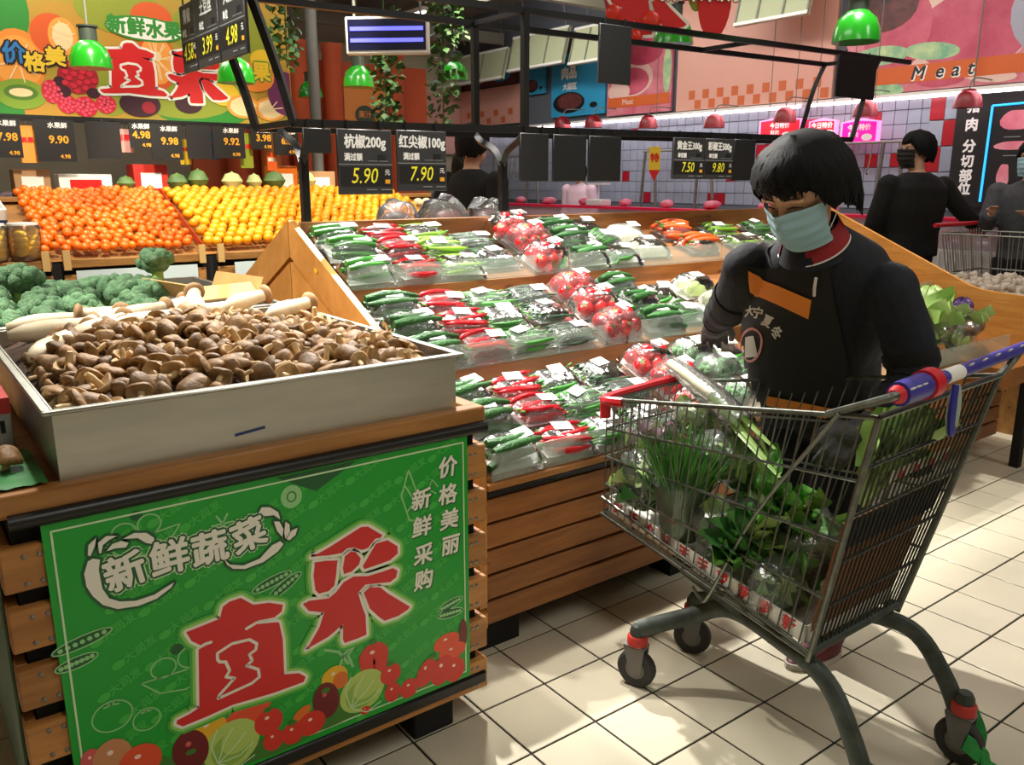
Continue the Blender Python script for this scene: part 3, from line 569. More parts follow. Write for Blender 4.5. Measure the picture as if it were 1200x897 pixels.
# back half
for t in range(2):
    D(MB().add([(DX0 + .02, DYA, 1.13), (DX1, DYA, 1.13), (DX1, DYB, .60), (DX0 + .02, DYB, .60)], [(0, 1, 2, 3)]), 'back_slope', 'amber_x')
    break
for k in range(5): D(MB().box(DX0 + .01, DX1, DYB - .024, DYB - .004, .09 + k * .076, .158 + k * .076, b=.003), 'back_board', 'amber_x')
D(MB().box(DX0 + .01, DX1, DYB - .05, DYB + .01, .49, .62), 'back_lip', 'amber_x')
# ---------------------------------------------------------------- overhead frame with price boards
fr = thing('canopy_frame', 'black metal frame on posts carrying the price boards over the display', 'frame', (1.48, DYA, 1.14))
def Fm(b, name, m='black_paint'): return b.bld(name, m, fr, (-1.48, -DYA, -1.14))
RF, RB = 1.236, 1.582
def zl(x): return 1.487 + .012 * x
def zu(x): return 1.93 + .013 * x
def bent(pts, w, d): return MB().tube(curve(pts, 6), w, 4)
for x in (.0, .88, 2.95):
    Fm(MB().box(x - .014, x + .014, DYA - .014, DYA + .014, 1.12, 1.38), 'post')
    for y in (RF, RB): Fm(bent([(x, DYA, 1.36), (x, DYA + (y - DYA) * .25, 1.42), (x, DYA + (y - DYA) * .8, 1.465), (x, y, zl(x))], .017, .017), 'bracket')
for y in (RF, RB):
    Fm(MB().bar((-.095, y, zl(-.095)), (3.19, y, zl(3.19)), .024, .026), 'lower_rail')
    Fm(MB().bar((-.235 if y == RF else -.22, y, zu(-.23)), (3.72 if y == RF else 3.40, y, zu(3.4)), .022, .024), 'upper_rail')
    Fm(MB().bar((.88, y, zl(.88)), (.88, y, zu(.88)), .026, .026), 'upright')
    Fm(bent([(-.09, y, zl(0)), (-.12, y, 1.60), (-.165, y, 1.74), (-.23, y, zu(-.23))], .017, .017), 'arm')
    Fm(bent([(3.19, y, zl(3.19)), (3.24, y, 1.66), (3.31, y, 1.84), (3.40, y, zu(3.4))], .017, .017), 'arm')
for x, z in ((-.09, zl(0)), (3.19, zl(3.19)), (-.23, zu(-.23)), (.88, zu(.88)), (3.40, zu(3.4)), (2.3, zu(2.3))): Fm(MB().bar((x, RF, z), (x, RB, z), .02, .02), 'cross_bar')
mat('board_grey', '#2c2d2f', .45); mat('board_black', '#0d0d0e', .5); mat('flip_yellow', '#e3dc2a', .5); mat('flip_amber', '#d99a1c', .5); mat('chalk', '#d9dad6', .6); mat('grey_line', '#77797a', .6)
def price_board(x0, x1, z0, z1, y, label, lines=None, d='-y', yaw=0., group=None):
    w_, h_ = x1 - x0, z1 - z0
    if d == '-y': t = thing('price_board', label, 'price sign', ((x0 + x1) / 2, y, z0), (0, 0, yaw), group)
    else: t = thing('price_board', label, 'price sign', (y, (x0 + x1) / 2, z0), (0, 0, -PI / 2 + yaw), group)
    MB().box(-w_ / 2, w_ / 2, -.006, .006, 0, h_, b=.002).bld('panel', 'board_grey' if lines else 'board_black', t)
    for s in (-.3, .3): MB().box(s * w_ - .004, s * w_ + .004, -.002, .002, h_, h_ + .03).bld('hanger', 'black_paint', t)
    if lines:
        nm, sub, pr = lines
        F_ = lambda u, v: facing(u * w_ / 2, -.0068, v * h_)
        text(nm, h_ * .22 * min(1, 5.4 / (len(nm) - .45 * sum(q.isascii() for q in nm))), 'chalk', t, F_(0, .80), .0016, width=.84)
        text(sub, h_ * .125, 'chalk', t, F_(-.45, .57), .0010, width=.85)
        for u in (.1, .5): MB().box(-.001, w_ * .17, -.0004, 0, -.0012, .0012).bld('rule_line', 'grey_line', t, (u * w_ / 2, -.0062, .52 * h_))
        MB().box(-w_ * .06, w_ * .1, -.0004, 0, -.010, .010).bld('unit_box', 'board_black', t, (.28 * w_, -.0062, .58 * h_))
        MB().box(-w_ / 2, w_ / 2, -.0004, 0, -.0015, .0015).bld('rule_line', 'grey_line', t, (0, -.0062, .465 * h_))
        MB().box(-w_ * .47, w_ * .47, -.0005, 0, 0, .30 * h_).bld('price_window', 'board_black', t, (0, -.0062, .13 * h_))
        text(pr, h_ * .34, 'flip_yellow', t, F_(-.08, .28) @ Matrix.Translation((0, 0, .0004)), .0002, .22, width=.80)
        text('元', h_ * .10, 'chalk', t, F_(.80, .34) @ Matrix.Translation((0, 0, .0004)), .0004); MB().box(-w_ * .045, w_ * .045, -.0005, 0, -.007, .007).bld('unit_mark', 'flip_amber', t, (.40 * w_, -.0068, .20 * h_))
        for u in (-.0, .55): MB().box(-.02, .02, -.0005, 0, -.002, .002).bld('rule_line', 'grey_line', t, (u * w_ / 2 + .02, -.0066, .075 * h_))
    return t
BZ = 1.262
price_board(.052, .262, BZ - .01, zl(.15) - .016, RF - .02, 'grey price board reading 5.90 hung over the left end of the display', ('杭椒200g', '满过额', '5.90'))
price_board(.284, .492, BZ, zl(.4) - .016, RF - .02, 'grey price board reading 7.90 hung beside the 5.90 board', ('红尖椒100g', '满过额', '7.90'))
for i, (a, b_) in enumerate(((.84, .985), (1.01, 1.19), (1.205, 1.392))):
    price_board(a, b_, 1.298, zl(1.1) - .016, RF - .02, ('first', 'second', 'third')[i] + ' blank black price board from the middle post of the canopy frame', None)
price_board(1.722, 1.935, 1.308, zl(1.9) - .016, RF - .02, 'dark price board reading 7.50, left one of the pair by the worker', ('黄金王300g', '单位额', '7.50'))
price_board(1.940, 2.146, 1.308, zl(2.0) - .016, RF - .02, 'dark price board reading 9.80, right one of the pair by the worker', ('彩椒王500g', '单位额', '9.80'))
price_board(2.150, 2.315, 1.302, zl(2.2) - .016, RF - .02, 'blank black price board hung right beside the 9.80 board', None)
price_board(-.07, .03, 1.39, zl(0) - .016, RF - .02, 'small blank black price board at the left end of the lower rail', None)
price_board(1.25, 1.435, 1.70, zu(1.3) - .014, RF - .02, 'blank black price board hung high from the upper rail before the meat posters', None)
price_board(2.965, 3.335, 1.742, zu(3.1) - .014, RF - .02, 'wide blank black board hung from the upper rail at its right end', None)
for a, b_, l, q in ((1.21, 1.45, ('大蒜苗', '单位', '4.98'), 'outer right board'), (1.46, 1.70, ('土豆丝', '单位', '3.99'), 'middle board'), (1.71, 1.88, ('青椒', '单位', '4.58'), 'narrow left board')):
    price_board(a, b_, 1.69, 1.925, -.235, 'price board reading %s on the left end of the canopy frame, %s' % (l[2], q), l, d='-x')
# ---------------------------------------------------------------- wrapped vegetables on the shelves
film('wrap', '#ffffff', .05, .045, .12, .55, 70)
film('bag_film', '#f4f8f2', .07, .035, .16, .8, 45)
mat('foam', '#e9e9e4', .7)
mat('v_red', '#c81420', .25, col2='#a10c18', vs=14, orand=.12, coat=.4)
mat('v_tomato', '#d41a20', .2, col2='#b8121a', vs=6, orand=.1, coat=.5)
mat('v_lime', '#9ac83a', .32, col2='#6ea824', vs=12, orand=.15, coat=.3)
mat('v_green', '#3f8f2c', .35, col2='#256a1c', vs=12, orand=.18, coat=.3)
mat('v_dark', '#2c5a2e', .45, col2='#16381c', vs=18, orand=.18, coat=.2)
mat('v_cuke', '#2f6a2a', .42, col2='#1d4a1e', vs=30, orand=.15, bump=.5, bs=150)
mat('v_carrot', '#e2621c', .42, col2='#c84c10', vs=10, orand=.1)
mat('v_white', '#f0efe4', .5, col2='#d9dcc2', vs=9)
mat('v_pale', '#cfdf9a', .5, col2='#a8c46c', vs=9, orand=.1)
mat('v_stem', '#5d8a3a', .6)
SL = math.atan(TS)
def tapered(L, r, bend, n=8, tip=.25):
    k = 7; return [(-L / 2 + L * i / (k - 1), bend * math.sin(PI * i / (k - 1)), 0) for i in range(k)], [r * tip, r * .85, r, r, r * .9, r * .65, r * tip * .6]
def pack(kind, seed):
    """one wrapped pack of its kind: foam tray, pieces, film, paper label; base at the tray's centre"""
    r = random.Random(seed * 7 + sum(map(ord, kind))); W, Dp = .165, .118
    t = thing('vegetable_pack', 'x', 'vegetable pack'); h = .045
    tr = MB().grid(lambda u, v: ((u - .5) * W, (v - .5) * Dp, .003 + .012 * max(abs(2 * u - 1), abs(2 * v - 1)) ** 6), 9, 9)
    tr.bld('foam_tray', 'foam', t)
    def put(me, n, L): return place(me, n, t)
    def sticks(n, layers, L, rr, mt, nm, ang=0., tip=.25, bend=.012, stem=None):
        ms = []
        for q in range(3):
            p, ra = tapered(L * (.9 + .1 * q), rr, bend * (q - 1), tip=tip); b = MB().tube(p, ra, 7); mts = [mt]
            if stem: b.tube([(L / 2 * .9, 0, 0), (L / 2 * 1.12, .003, .003)], [rr * .4, rr * .25], 5, m=1); mts.append(stem)
            ms.append(b.mesh(nm, mts, ang=80))
        for la in range(layers):
            m_ = n - la
            for k in range(m_):
                y = (k - (m_ - 1) / 2) * (Dp - .018) / n
                place(r.choice(ms), nm, t, (r.uniform(-.01, .01), y, .012 + rr + la * rr * 1.6), (r.uniform(0, .3), r.uniform(-.05, .05), ang + r.uniform(-.16, .16) + (PI if r.random() < .4 else 0)))
    if kind == 'redpep': sticks(6, 2, .145, .0105, 'v_red', 'red_pepper', stem='v_stem')
    elif kind == 'lightpep': sticks(6, 2, .15, .0095, 'v_lime', 'green_pepper', stem='v_stem')
    elif kind == 'chili': sticks(7, 2, .155, .008, 'v_green', 'chili', stem='v_stem')
    elif kind == 'bean': sticks(9, 3, .15, .0058, 'v_dark', 'bean', tip=.5)
    elif kind == 'pea': sticks(8, 2, .12, .008, 'v_green', 'pea_pod', ang=.3)
    elif kind == 'cuke': sticks(3, 2, .16, .0165, 'v_cuke', 'cucumber', tip=.6); h = .06
    elif kind == 'zuke': sticks(3, 2, .15, .0155, 'v_green', 'gourd', tip=.6); h = .058
    elif kind == 'carrot': sticks(4, 2, .165, .0155, 'v_carrot', 'carrot', tip=.5, stem='v_stem'); h = .055
    elif kind == 'tomato':
        me = MB().lathe([(1e-4, .022), (.010, .026), (.024, .018), (.029, 0), (.022, -.018), (1e-4, -.024)], 14).mesh('tomato', 'v_tomato', ang=80)
        cal = MB()
        for k in range(5): cal.add([(0, 0, .023), (.005 * math.cos(k * 1.257 - .5), .005 * math.sin(k * 1.257 - .5), .0255), (.015 * math.cos(k * 1.257), .015 * math.sin(k * 1.257), .0275), (.005 * math.cos(k * 1.257 + .5), .005 * math.sin(k * 1.257 + .5), .0255)], [(0, 1, 2, 3)])
        cm = cal.mesh('calyx', 'v_stem')
        for x, y, z in ((-.052, -.027, 0), (0, -.03, 0), (.053, -.026, 0), (-.05, .028, 0), (.002, .029, 0), (.052, .03, 0), (-.026, 0, .03), (.028, .002, .03)):
            q = place(me, 'tomato', t, (x, y, .038 + z), (r.uniform(-.6, .6), r.uniform(-.6, .6), r.uniform(0, 6))); place(cm, 'calyx', q)
        h = .088
    elif kind == 'napa':
        for k in range(2):
            p = [(-.07 + .14 * i / 6, .0, 0) for i in range(7)]; b = MB().tube(p, [.015, .026, .03, .031, .029, .024, .010], 12)
            b.v = [(x, y * (1 + .12 * math.sin(9 * math.atan2(z, y))), z * (1 + .12 * math.sin(9 * math.atan2(z, y)))) for x, y, z in b.v]
            b.bld('cabbage', 'v_white' if k else 'v_pale', t, (0, -.03 + .06 * k, .042), (0, 0, .1 - .2 * k))
        h = .085
    elif kind == 'sprout': MB().grid(lambda u, v: ((u - .5) * .155, (v - .5) * .108, .012 + .034 * (1 - (2 * u - 1) ** 6) * (1 - (2 * v - 1) ** 6) + .005 * noise.noise(V((u * 14, v * 14, 3)))), 22, 18).bld('bean_sprouts', 'v_white', t); h = .056
    elif kind == 'broc':
        for k in range(3): place(BR[k][0], 'floret', t, (-.045 + .045 * k, .0, .036), (.3 * k, .2, k)).scale = (.62,) * 3
        h = .085
    hh = h
    MB().grid(lambda u, v: ((u - .5) * (W + .012), (v - .5) * (Dp + .012), .002 + hh * (1 - abs(2 * u - 1) ** 5) * (1 - abs(2 * v - 1) ** 5) + .004 * noise.noise(V((u * 9, v * 7, seed * 3.1)))), 15, 13).bld('film', 'wrap', t)
    lb = MB().box(-.027, .027, -.019, .019, 0, .0008)
    L_ = lb.bld('price_label', 'paper', t, (r.uniform(-.02, .05), r.uniform(0, .025), hh + .0045), (r.uniform(-.1, .1), 0, r.uniform(-.25, .25)))
    mk = MB()
    for k in range(3): mk.box(-.018, .018 - .008 * k, -.0012 + .009 * (k - 1), .0012 + .009 * (k - 1), .0009, .0011)
    mk.bld('printing', 'grey_line', L_)
    return t
names = dict(redpep='bright red peppers', lightpep='light green peppers', chili='slim green chillies', bean='dark green beans', pea='green pea pods', cuke='dark cucumbers', zuke='smooth green gourds', carrot='orange carrots', tomato='red tomatoes', napa='pale napa cabbages', sprout='white bean sprouts', broc='broccoli florets')
COLX = (.075, .265, .445, .635, .86, 1.085, 1.27, 1.475, 1.80, 2.13, 2.42, 2.70)
plan = {2: ('zuke3', 'redpep3', 'lightpep3', 'bean2', 'tomato3', 'cuke3', 'pea3', 'sprout2', 'carrot2', 'lightpep2', 'chili2', 'napa2'),
        1: ('cuke3', 'redpep3', 'chili3', 'bean3', 'tomato3', 'cuke3', 'pea2', 'napa2', 'carrot1', 'zuke2', 'lightpep2', 'cuke2'),
        0: ('cuke3', 'redpep3', 'chili3', 'bean3', 'tomato3', 'broc3', 'pea3', 'zuke2', 'redpep2', 'bean2', 'cuke2', 'napa1')}
tn = {0: 'bottom', 1: 'middle', 2: 'top'}
protos = {}; rp = random.Random(21); use = {}
for t_ in (0, 1, 2):
    for c_, e in enumerate(plan[t_]):
        kind, n = e[:-1], int(e[-1]); mi = sum(1 for q in plan[t_][:c_] if q[:-1] == kind); more = sum(1 for q in plan[t_] if q[:-1] == kind) > 1
        for k in range(n):
            off = .062 + k * .122 if n == 3 else (.10 + k * .15 if n == 2 else .12)
            if t_ == 2: off = min(off, .30)
            y = GY[t_] + off; x = COLX[c_] + rp.uniform(-.008, .008)
            key = (kind, (k + t_) % 2)
            if key not in protos: o = protos[key] = pack(kind, key[1])
            else: o = dup(protos[key])
            o.location = (x, y, tier_z(t_, y) + .004 + .016 * (k > 0 and n == 3)); o.rotation_euler = (SL + rp.uniform(-.03, .12), rp.uniform(-.04, .04), rp.uniform(-.14, .14))
            pos = {3: ('front pack behind the clear guard', 'middle pack of its column', 'rear pack of its column'), 2: ('front pack of two', 'rear pack of two'), 1: ('alone in its column',)}[n][k]
            o['label'] = 'film-wrapped %s on the %s shelf%s, %s' % (names[kind], tn[t_], ((' left group', ' right group', ' far right group')[mi] if more else ''), pos); o.scale = (1.12, 1.08, 1.12); o['group'] = 'wrapped vegetable packs on the display shelves'
# ---------------------------------------------------------------- loose produce at the right end of the display
mat('cab_pale', '#b9d08a', .45, col2='#8bb05a', vs=7, bump=.4, bs=20); mat('cab_purple', '#5a3a78', .4, col2='#3d2356', vs=10, bump=.4, bs=25)
def round_cabbage(name, label, m, loc, r, rot=0):
    t = thing(name, label, 'cabbage', loc, (0, 0, rot)); b = MB().ell((0, 0, 0), (r, r, r * .9), 20, 12)
    b.v = [tuple(V(p) * (1 + .06 * noise.noise(V(p) * 14))) for p in b.v]; b.bld('heart', m, t)
    for k in range(5):
        a = k * 1.257; b = MB().grid(lambda u, v: ((r * 1.06) * math.cos(a + (u - .5) * 1.7) * math.sin(.25 + v * 1.7), (r * 1.06) * math.sin(a + (u - .5) * 1.7) * math.sin(.25 + v * 1.7), r * .95 * math.cos(.25 + v * 1.7) + .01 * math.sin(u * 14) * (1 - v)), 9, 8); b.bld('outer_leaf', m, t)
    return t
round_cabbage('cabbage', 'pale green wrapped cabbage by the far end panel of the display', 'cab_pale', (2.80, .50, .735), .075)
round_cabbage('cabbage', 'small purple cabbage by the far end panel of the display', 'cab_purple', (2.93, .40, .70), .048)
def bagged(name, label, cat, loc, rad, seed, leafm, n=9, rot=0, tall=1.):
    """clear knotted bag with leaves inside"""
    t = thing(name, label, cat, loc, (0, 0, rot)); r = random.Random(seed)
    for k in range(n):
        a = r.uniform(0, 6.28); el = r.uniform(.1, 1.2); L = max(rad[0], rad[2]) * r.uniform(1.1, 1.6); w_ = L * .55
        b = MB().grid(lambda u, v: ((v - .3) * L * 1.1, (u - .5) * w_ * math.sin(PI * (.12 + .85 * v)), .05 * rad[2] * math.sin(v * 5 + k) + .25 * w_ * abs(2 * u - 1) + .012 * math.sin(9 * v + 5 * u)), 7, 9)
        b.bld('leaf', leafm if k % 3 else 'leaf_rib', t, (r.uniform(-.3, .3) * rad[0], r.uniform(-.3, .3) * rad[1], rad[2] * r.uniform(.25, 1.1)), (r.uniform(-.5, .5), -el * .6, a))
    b = MB().ell((0, 0, rad[2]), rad, 20, 12)
    b.v = [tuple(V((0, 0, rad[2])) + (V(p) - V((0, 0, rad[2]))) * (1 + .22 * noise.noise(V(p) * 16 + V((seed, 0, 0))) + .10 * noise.noise(V(p) * 45))) for p in b.v]
    b.v = [(x, y, max(z, .003)) for x, y, z in b.v]
    b.bld('bag', 'bag_film', t); return t
mat('leaf_rib', '#b7cf86', .45, col2='#8fb060', vs=10); mat('leaf_pale', '#9fbf6a', .45, col2='#7aa24a', vs=9); mat('leaf_mid', '#6aa845', .42, col2='#478434', vs=10, bump=.3, bs=30); mat('leaf_dark', '#4a8a40', .42, col2='#2f662a', vs=12, bump=.3, bs=30)
bagged('bagged_lettuce', 'clear bag of pale lettuce heaped at the right end of the display', 'vegetable', (2.42, .34, .585), (.20, .12, .085), 4, 'leaf_pale', 12)
bagged('bagged_lettuce', 'puffed clear bag in front of the purple cabbage', 'vegetable', (2.72, .32, .575), (.15, .10, .08), 6, 'leaf_rib', 8)
t = thing('round_container', 'round white lidded container on the middle shelf behind the worker', 'container', (2.60, .86, tier_z(1, .86) + .02), (0, 0, 0))
MB().lathe([(.075, 0), (.09, .01), (.095, .06), (.09, .062)], 20).bld('tub', mat('tub_green', '#b7c8a8', .4), t); MB().lathe([(.1, .062), (.1, .072), (.085, .078), (1e-4, .079)], 20).bld('lid', 'white', t)
# ---------------------------------------------------------------- shopping trolley in the aisle
mat('cart_wire', '#6f736a', .38, .85, var=.3, vs=40); mat('cart_dark', '#3a3d37', .45, .7, var=.3, vs=30)
mat('chassis', '#2a312b', .55, .2, col2='#474f47', vs=26); mat('rubber', '#2e2d2b', .7); mat('hub_grey', '#6d6a66', .6); mat('caster_red', '#b8342c', .5)
mat('grip_blue', '#34308a', .4, col2='#4a46a4', vs=60); mat('knob_red', '#d01f2c', .4); mat('strap_blue', '#23248a', .5); mat('tie_grey', '#9fb0a4', .4); mat('mop_green', '#2f9a48', .8, col2='#1f7a36', vs=40)
CT = dict(tFN=(.262, .065, .725), tFF=(.585, .085, .725), tRN=(.219, -.724, .86), tRF=(.775, -.698, .862), bFN=(.295, .10, .385), bFF=(.54, .11, .385), bRN=(.213, -.628, .32), bRF=(.567, -.628, .32))
CT = {k: V(v) for k, v in CT.items()}
CO = V((.40, -.40, 0))
cart = thing('shopping_trolley', 'large wire shopping trolley full of bagged greens in front of the worker', 'shopping cart', CO)
def K(b, name, m, par=None): return b.bld(name, m, par or cart, -CO if par is None else (0, 0, 0))
def lerp(a, b_, t): return a + (b_ - a) * t
def mesh_panel(a, b_, c, d, nw, nr, name, rw=.0021, rr=.0034, m='cart_wire', bow=0.):
    """wires run from a-b (top edge) to d-c (bottom edge); nr cross rods"""
    bld = MB()
    for i in range(nw + 1):
        t = i / nw; p, q = lerp(a, b_, t), lerp(d, c, t); bld.tube([p, q], rw, 5, cap=False)
    for j in range(nr + 1):
        s = j / nr; bld.tube([lerp(a, d, s), lerp(b_, c, s)], rr, 6)
    return K(bld, name, m)
c = CT
mesh_panel(c['tFN'], c['tRN'], c['bRN'], c['bFN'], 24, 4, 'near_side_panel')
mesh_panel(c['tFF'], c['tRF'], c['bRF'], c['bFF'], 24, 4, 'far_side_panel')
mesh_panel(c['tFN'], c['tFF'], c['bFF'], c['bFN'], 12, 4, 'front_panel')
mesh_panel(c['bFN'], c['bFF'], c['bRF'], c['bRN'], 12, 9, 'floor_panel')
gt = mesh_panel(lerp(c['tRN'], c['tRF'], .03), lerp(c['tRN'], c['tRF'], .97), lerp(c['bRN'], c['bRF'], .97), lerp(c['bRN'], c['bRF'], .03), 21, 5, 'rear_gate', .0024, .004, 'cart_dark')
K(MB().tube([c['tRN'], c['tFN'], c['tFF'], c['tRF']], .0055, 8), 'top_rim', 'cart_wire')
e = V((0, .012, 0))
K(MB().tube([c['bRN'] + V((0, 0, -.01)), c['bFN'] + e + V((0, 0, -.012)), c['bFF'] + e + V((0, 0, -.012)), c['bRF'] + V((0, 0, -.01))], .005, 8), 'bottom_rim', 'cart_wire')
K(MB().tube([lerp(c['bRN'], c['tRN'], .0), lerp(c['bFN'], c['tFN'], .12) + e, lerp(c['bFF'], c['tFF'], .12) + e, c['bRF']], .0045, 8), 'bumper_rod', 'cart_wire')
for s in ('N', 'F'):
    K(MB().tube([c['bR' + s] + V((0, 0, -.02)), c['tR' + s]], .0075, 8), 'rear_upright', 'cart_wire')
K(MB().tube([c['bRN'], c['bRF']], .010, 8), 'rear_bar', 'chassis'); K(MB().tube([c['tRN'], c['tRF']], .007, 8), 'rear_top_bar', 'cart_wire')
# diagonal brace on the near side
K(MB().tube(curve([lerp(c['tFN'], c['tRN'], .90) + V((-.008, 0, .005)), lerp(lerp(c['tFN'], c['bFN'], .5), lerp(c['tRN'], c['bRN'], .5), .72) + V((-.012, 0, 0)), lerp(c['bFN'], c['bRN'], .60) + V((-.01, 0, -.02)), lerp(c['bFN'], c['bRN'], .56) + V((-.01, 0, -.045)), lerp(c['bFN'], c['bRN'], .52) + V((-.01, 0, -.03))], 6), .0045, 6), 'brace', 'cart_wire')
# plates and card on the gate
def gp(u, v, off=.006): return lerp(lerp(c['tRN'], c['tRF'], u), lerp(c['bRN'], c['bRF'], u), v) + V((0, off, 0))
K(MB().add([gp(.05, .43), gp(.95, .43), gp(.93, .56), gp(.07, .56)], [(0, 1, 2, 3)]), 'seat_plate', 'black_matte')
K(MB().add([gp(.30, .28, .010), gp(.86, .28, .010), gp(.84, .33, .010), gp(.32, .33, .010)], [(0, 1, 2, 3)]), 'card_strip', mat('card_pale', '#c9c4ae', .6))
for i in range(4): K(MB().add([gp(.36 + .13 * i, .29, .003), gp(.41 + .13 * i, .29, .003), gp(.41 + .13 * i, .32, .003), gp(.36 + .13 * i, .32, .003)], [(0, 1, 2, 3)]), 'printed_mark', 'knob_red')
# red plastic front corners
K(MB().tube(curve([c['tFN'] + V((.0, -.06, .004)), c['tFN'] + V((-.004, .004, .0)), lerp(c['tFN'], c['tFF'], .35) + V((0, .012, .006)), lerp(c['tFN'], c['tFF'], .98) + V((0, .012, .008)), c['tFF'] + V((.003, -.05, .004))], 5), .013, 8), 'front_bumper', 'knob_red')
K(MB().tube([c['tFN'] + V((-.003, .004, .006)), c['tFN'] + V((-.002, .004, -.05))], .015, 8), 'corner_cap', 'knob_red')
# handle
h0, h1 = V((.205, -.745, .905)), V((.93, -.69, .912))
hd = h1 - h0
K(MB().tube(curve([lerp(c['tFN'], c['tRN'], .86), lerp(c['tFN'], c['tRN'], .95) + V((-.006, 0, .022)), h0 + V((.0, .0, 0)), h0 + hd * .10], 6), .0085, 8), 'handle_arm', 'cart_wire')
K(MB().tube(curve([c['tRF'], c['tRF'] + V((.03, -.01, .03)), h1 - hd * .06], 5), .0085, 8), 'handle_arm', 'cart_wire')
hb_ = K(MB().tube([h0 + hd * .045, h1], .0145, 12), 'handle_bar', 'grip_blue')
K(MB().tube([h0 + hd * .03, h0 + hd * .055], [.012, .019], 12), 'grip_end', 'knob_red'); K(MB().tube([h0 + hd * .06, h0 + hd * .20], [.024, .026], 12), 'grip_sleeve', 'grip_blue')
K(MB().tube([h0 + hd * .205, h0 + hd * .255], [.030, .031], 16), 'red_ring', 'knob_red'); K(MB().tube([h0 + hd * .19, h0 + hd * .204], [.012, .014], 12), 'ring_hole', 'black_matte')
K(MB().tube([h0 + hd * .34, h0 + hd * .44], .0158, 12), 'white_sleeve', 'white')
for i, q in enumerate((.09, .125, .16, .5, .6, .7, .8, .9)):
    p = h0 + hd * q + V((-.012, -.022 if q < .2 else -.012, .012)); K(MB().box(-.008, .008, -.001, .001, -.004, .004, M=Matrix.Translation(p) @ Matrix.Rotation(.6, 4, 'X')), 'grip_print', 'chalk')
# strap and hook loop below the handle
p0 = lerp(c['tRN'], c['tRF'], .52) + V((0, -.012, .012))
K(MB().tube([p0 + V((.02 * math.sin(a) , -.004, -.045 + .05 * math.cos(a))) for a in [k * PI / 12 for k in range(0, 25)]], .0035, 6, flat=2.8), 'tie_loop', 'tie_grey')
K(MB().tube(curve([p0 + V((-.012, -.008, .012)), p0 + V((-.022, -.012, -.03)), p0 + V((-.012, -.010, -.085)), p0 + V((.004, -.008, -.09))], 6), .0055, 6, flat=2.2), 'strap', 'strap_blue')
# chassis tubes and casters
near = [(.165, -.815, .105), (.182, -.765, .19), (.212, -.675, .275), (.255, -.53, .285), (.325, -.33, .255), (.29, -.235, .205), (.19, -.152, .165)]
far = [(.567, -.80, .105), (.572, -.75, .19), (.562, -.665, .275), (.50, -.53, .285), (.42, -.33, .255), (.425, -.22, .205), (.430, -.132, .165)]
for pth in (near, far): K(MB().tube(curve(pth, 6), .0185, 10, flat=1.25), 'chassis_tube', 'chassis')
K(MB().bar((.262, -.50, .275), (.495, -.50, .275), .02, .03), 'chassis_cross_bar', 'chassis'); K(MB().bar((.325, -.32, .258), (.42, -.32, .258), .03, .03), 'chassis_cross_bar', 'chassis')
for s in ('N', 'F'):
    q = lerp(c['bF' + s], c['bR' + s], .45); K(MB().bar(q + V((0, 0, -.01)), (lerp(V((.30, -.40, .27)), V((.45, -.40, .27)), 0 if s == 'N' else 1)), .012, .02), 'basket_bracket', 'chassis')
def caster(x, y, r, yaw, z1):
    t = MB(); M = Matrix.Translation((x, y, 0)) @ Matrix.Rotation(yaw, 4, 'Z')
    for s in (-1, 1): t.prism([(-.018, r * .8), (.012, r * .8), (.032, r * 2.25), (-.026, r * 2.25)], s * .0175 - .0015, s * .0175 + .0015, M=M @ Matrix(((1, 0, 0, 0), (0, 0, 1, 0), (0, 1, 0, 0), (0, 0, 0, 1))))
    t.box(-.026, .032, -.019, .019, r * 2.2, r * 2.32, M=M); f = K(t, 'caster_fork', 'hub_grey')
    wh = MB().lathe([(r * .35, -.012), (r * .9, -.013), (r, -.008), (r, .008), (r * .9, .013), (r * .35, .012)], 22, M=M @ Matrix.Translation((0, 0, r)) @ Matrix.Rotation(PI / 2, 4, 'X')); K(wh, 'wheel', 'rubber')
    hb = MB().lathe([(1e-4, -.0145), (r * .5, -.0140), (r * .55, -.009), (r * .55, .009), (r * .5, .0140), (1e-4, .0145)], 14, M=M @ Matrix.Translation((0, 0, r)) @ Matrix.Rotation(PI / 2, 4, 'X')); K(hb, 'wheel_hub', 'hub_grey')
    K(MB().lathe([(.0245, r * 2.32), (.027, r * 2.36), (.027, r * 2.36 + .022), (.0235, r * 2.36 + .026)], 16, M=M), 'red_collar', 'caster_red')
    K(MB().lathe([(.021, r * 2.36 + .024), (.021, z1), (.015, z1 + .012)], 14, M=M), 'swivel_stem', 'chassis')
caster(.190, -.150, .052, 1.95, .162); caster(.430, -.130, .052, 2.1, .162); caster(.160, -.825, .054, 1.6, .165); caster(.566, -.805, .054, 1.6, .165)
mp_ = MB(); rq = random.Random(5)
for k in range(16):
    q = rq.uniform(-.012, .012); mp_.tube(curve([(.566 + .03 + q, -.815, .115 + q), (.566 + .012 + q, -.850, .07 + q), (.566 - .02 + q, -.865 + q, .03), (.566 - .005 + rq.uniform(-.03, .03), -.875 + rq.uniform(-.02, .02), .005)], 4), .0035, 4, cap=False)
    mp_.tube(curve([(.566 - .035 + q, -.83, .08 + q), (.566 - .005 + q, -.862, .045 + q), (.566 + .02 + q, -.87 + q, .02), (.566 + .02 + rq.uniform(-.03, .03), -.88 + rq.uniform(-.02, .02), .005)], 4), .0035, 4, cap=False)
K(mp_, 'green_twine', 'mop_green')
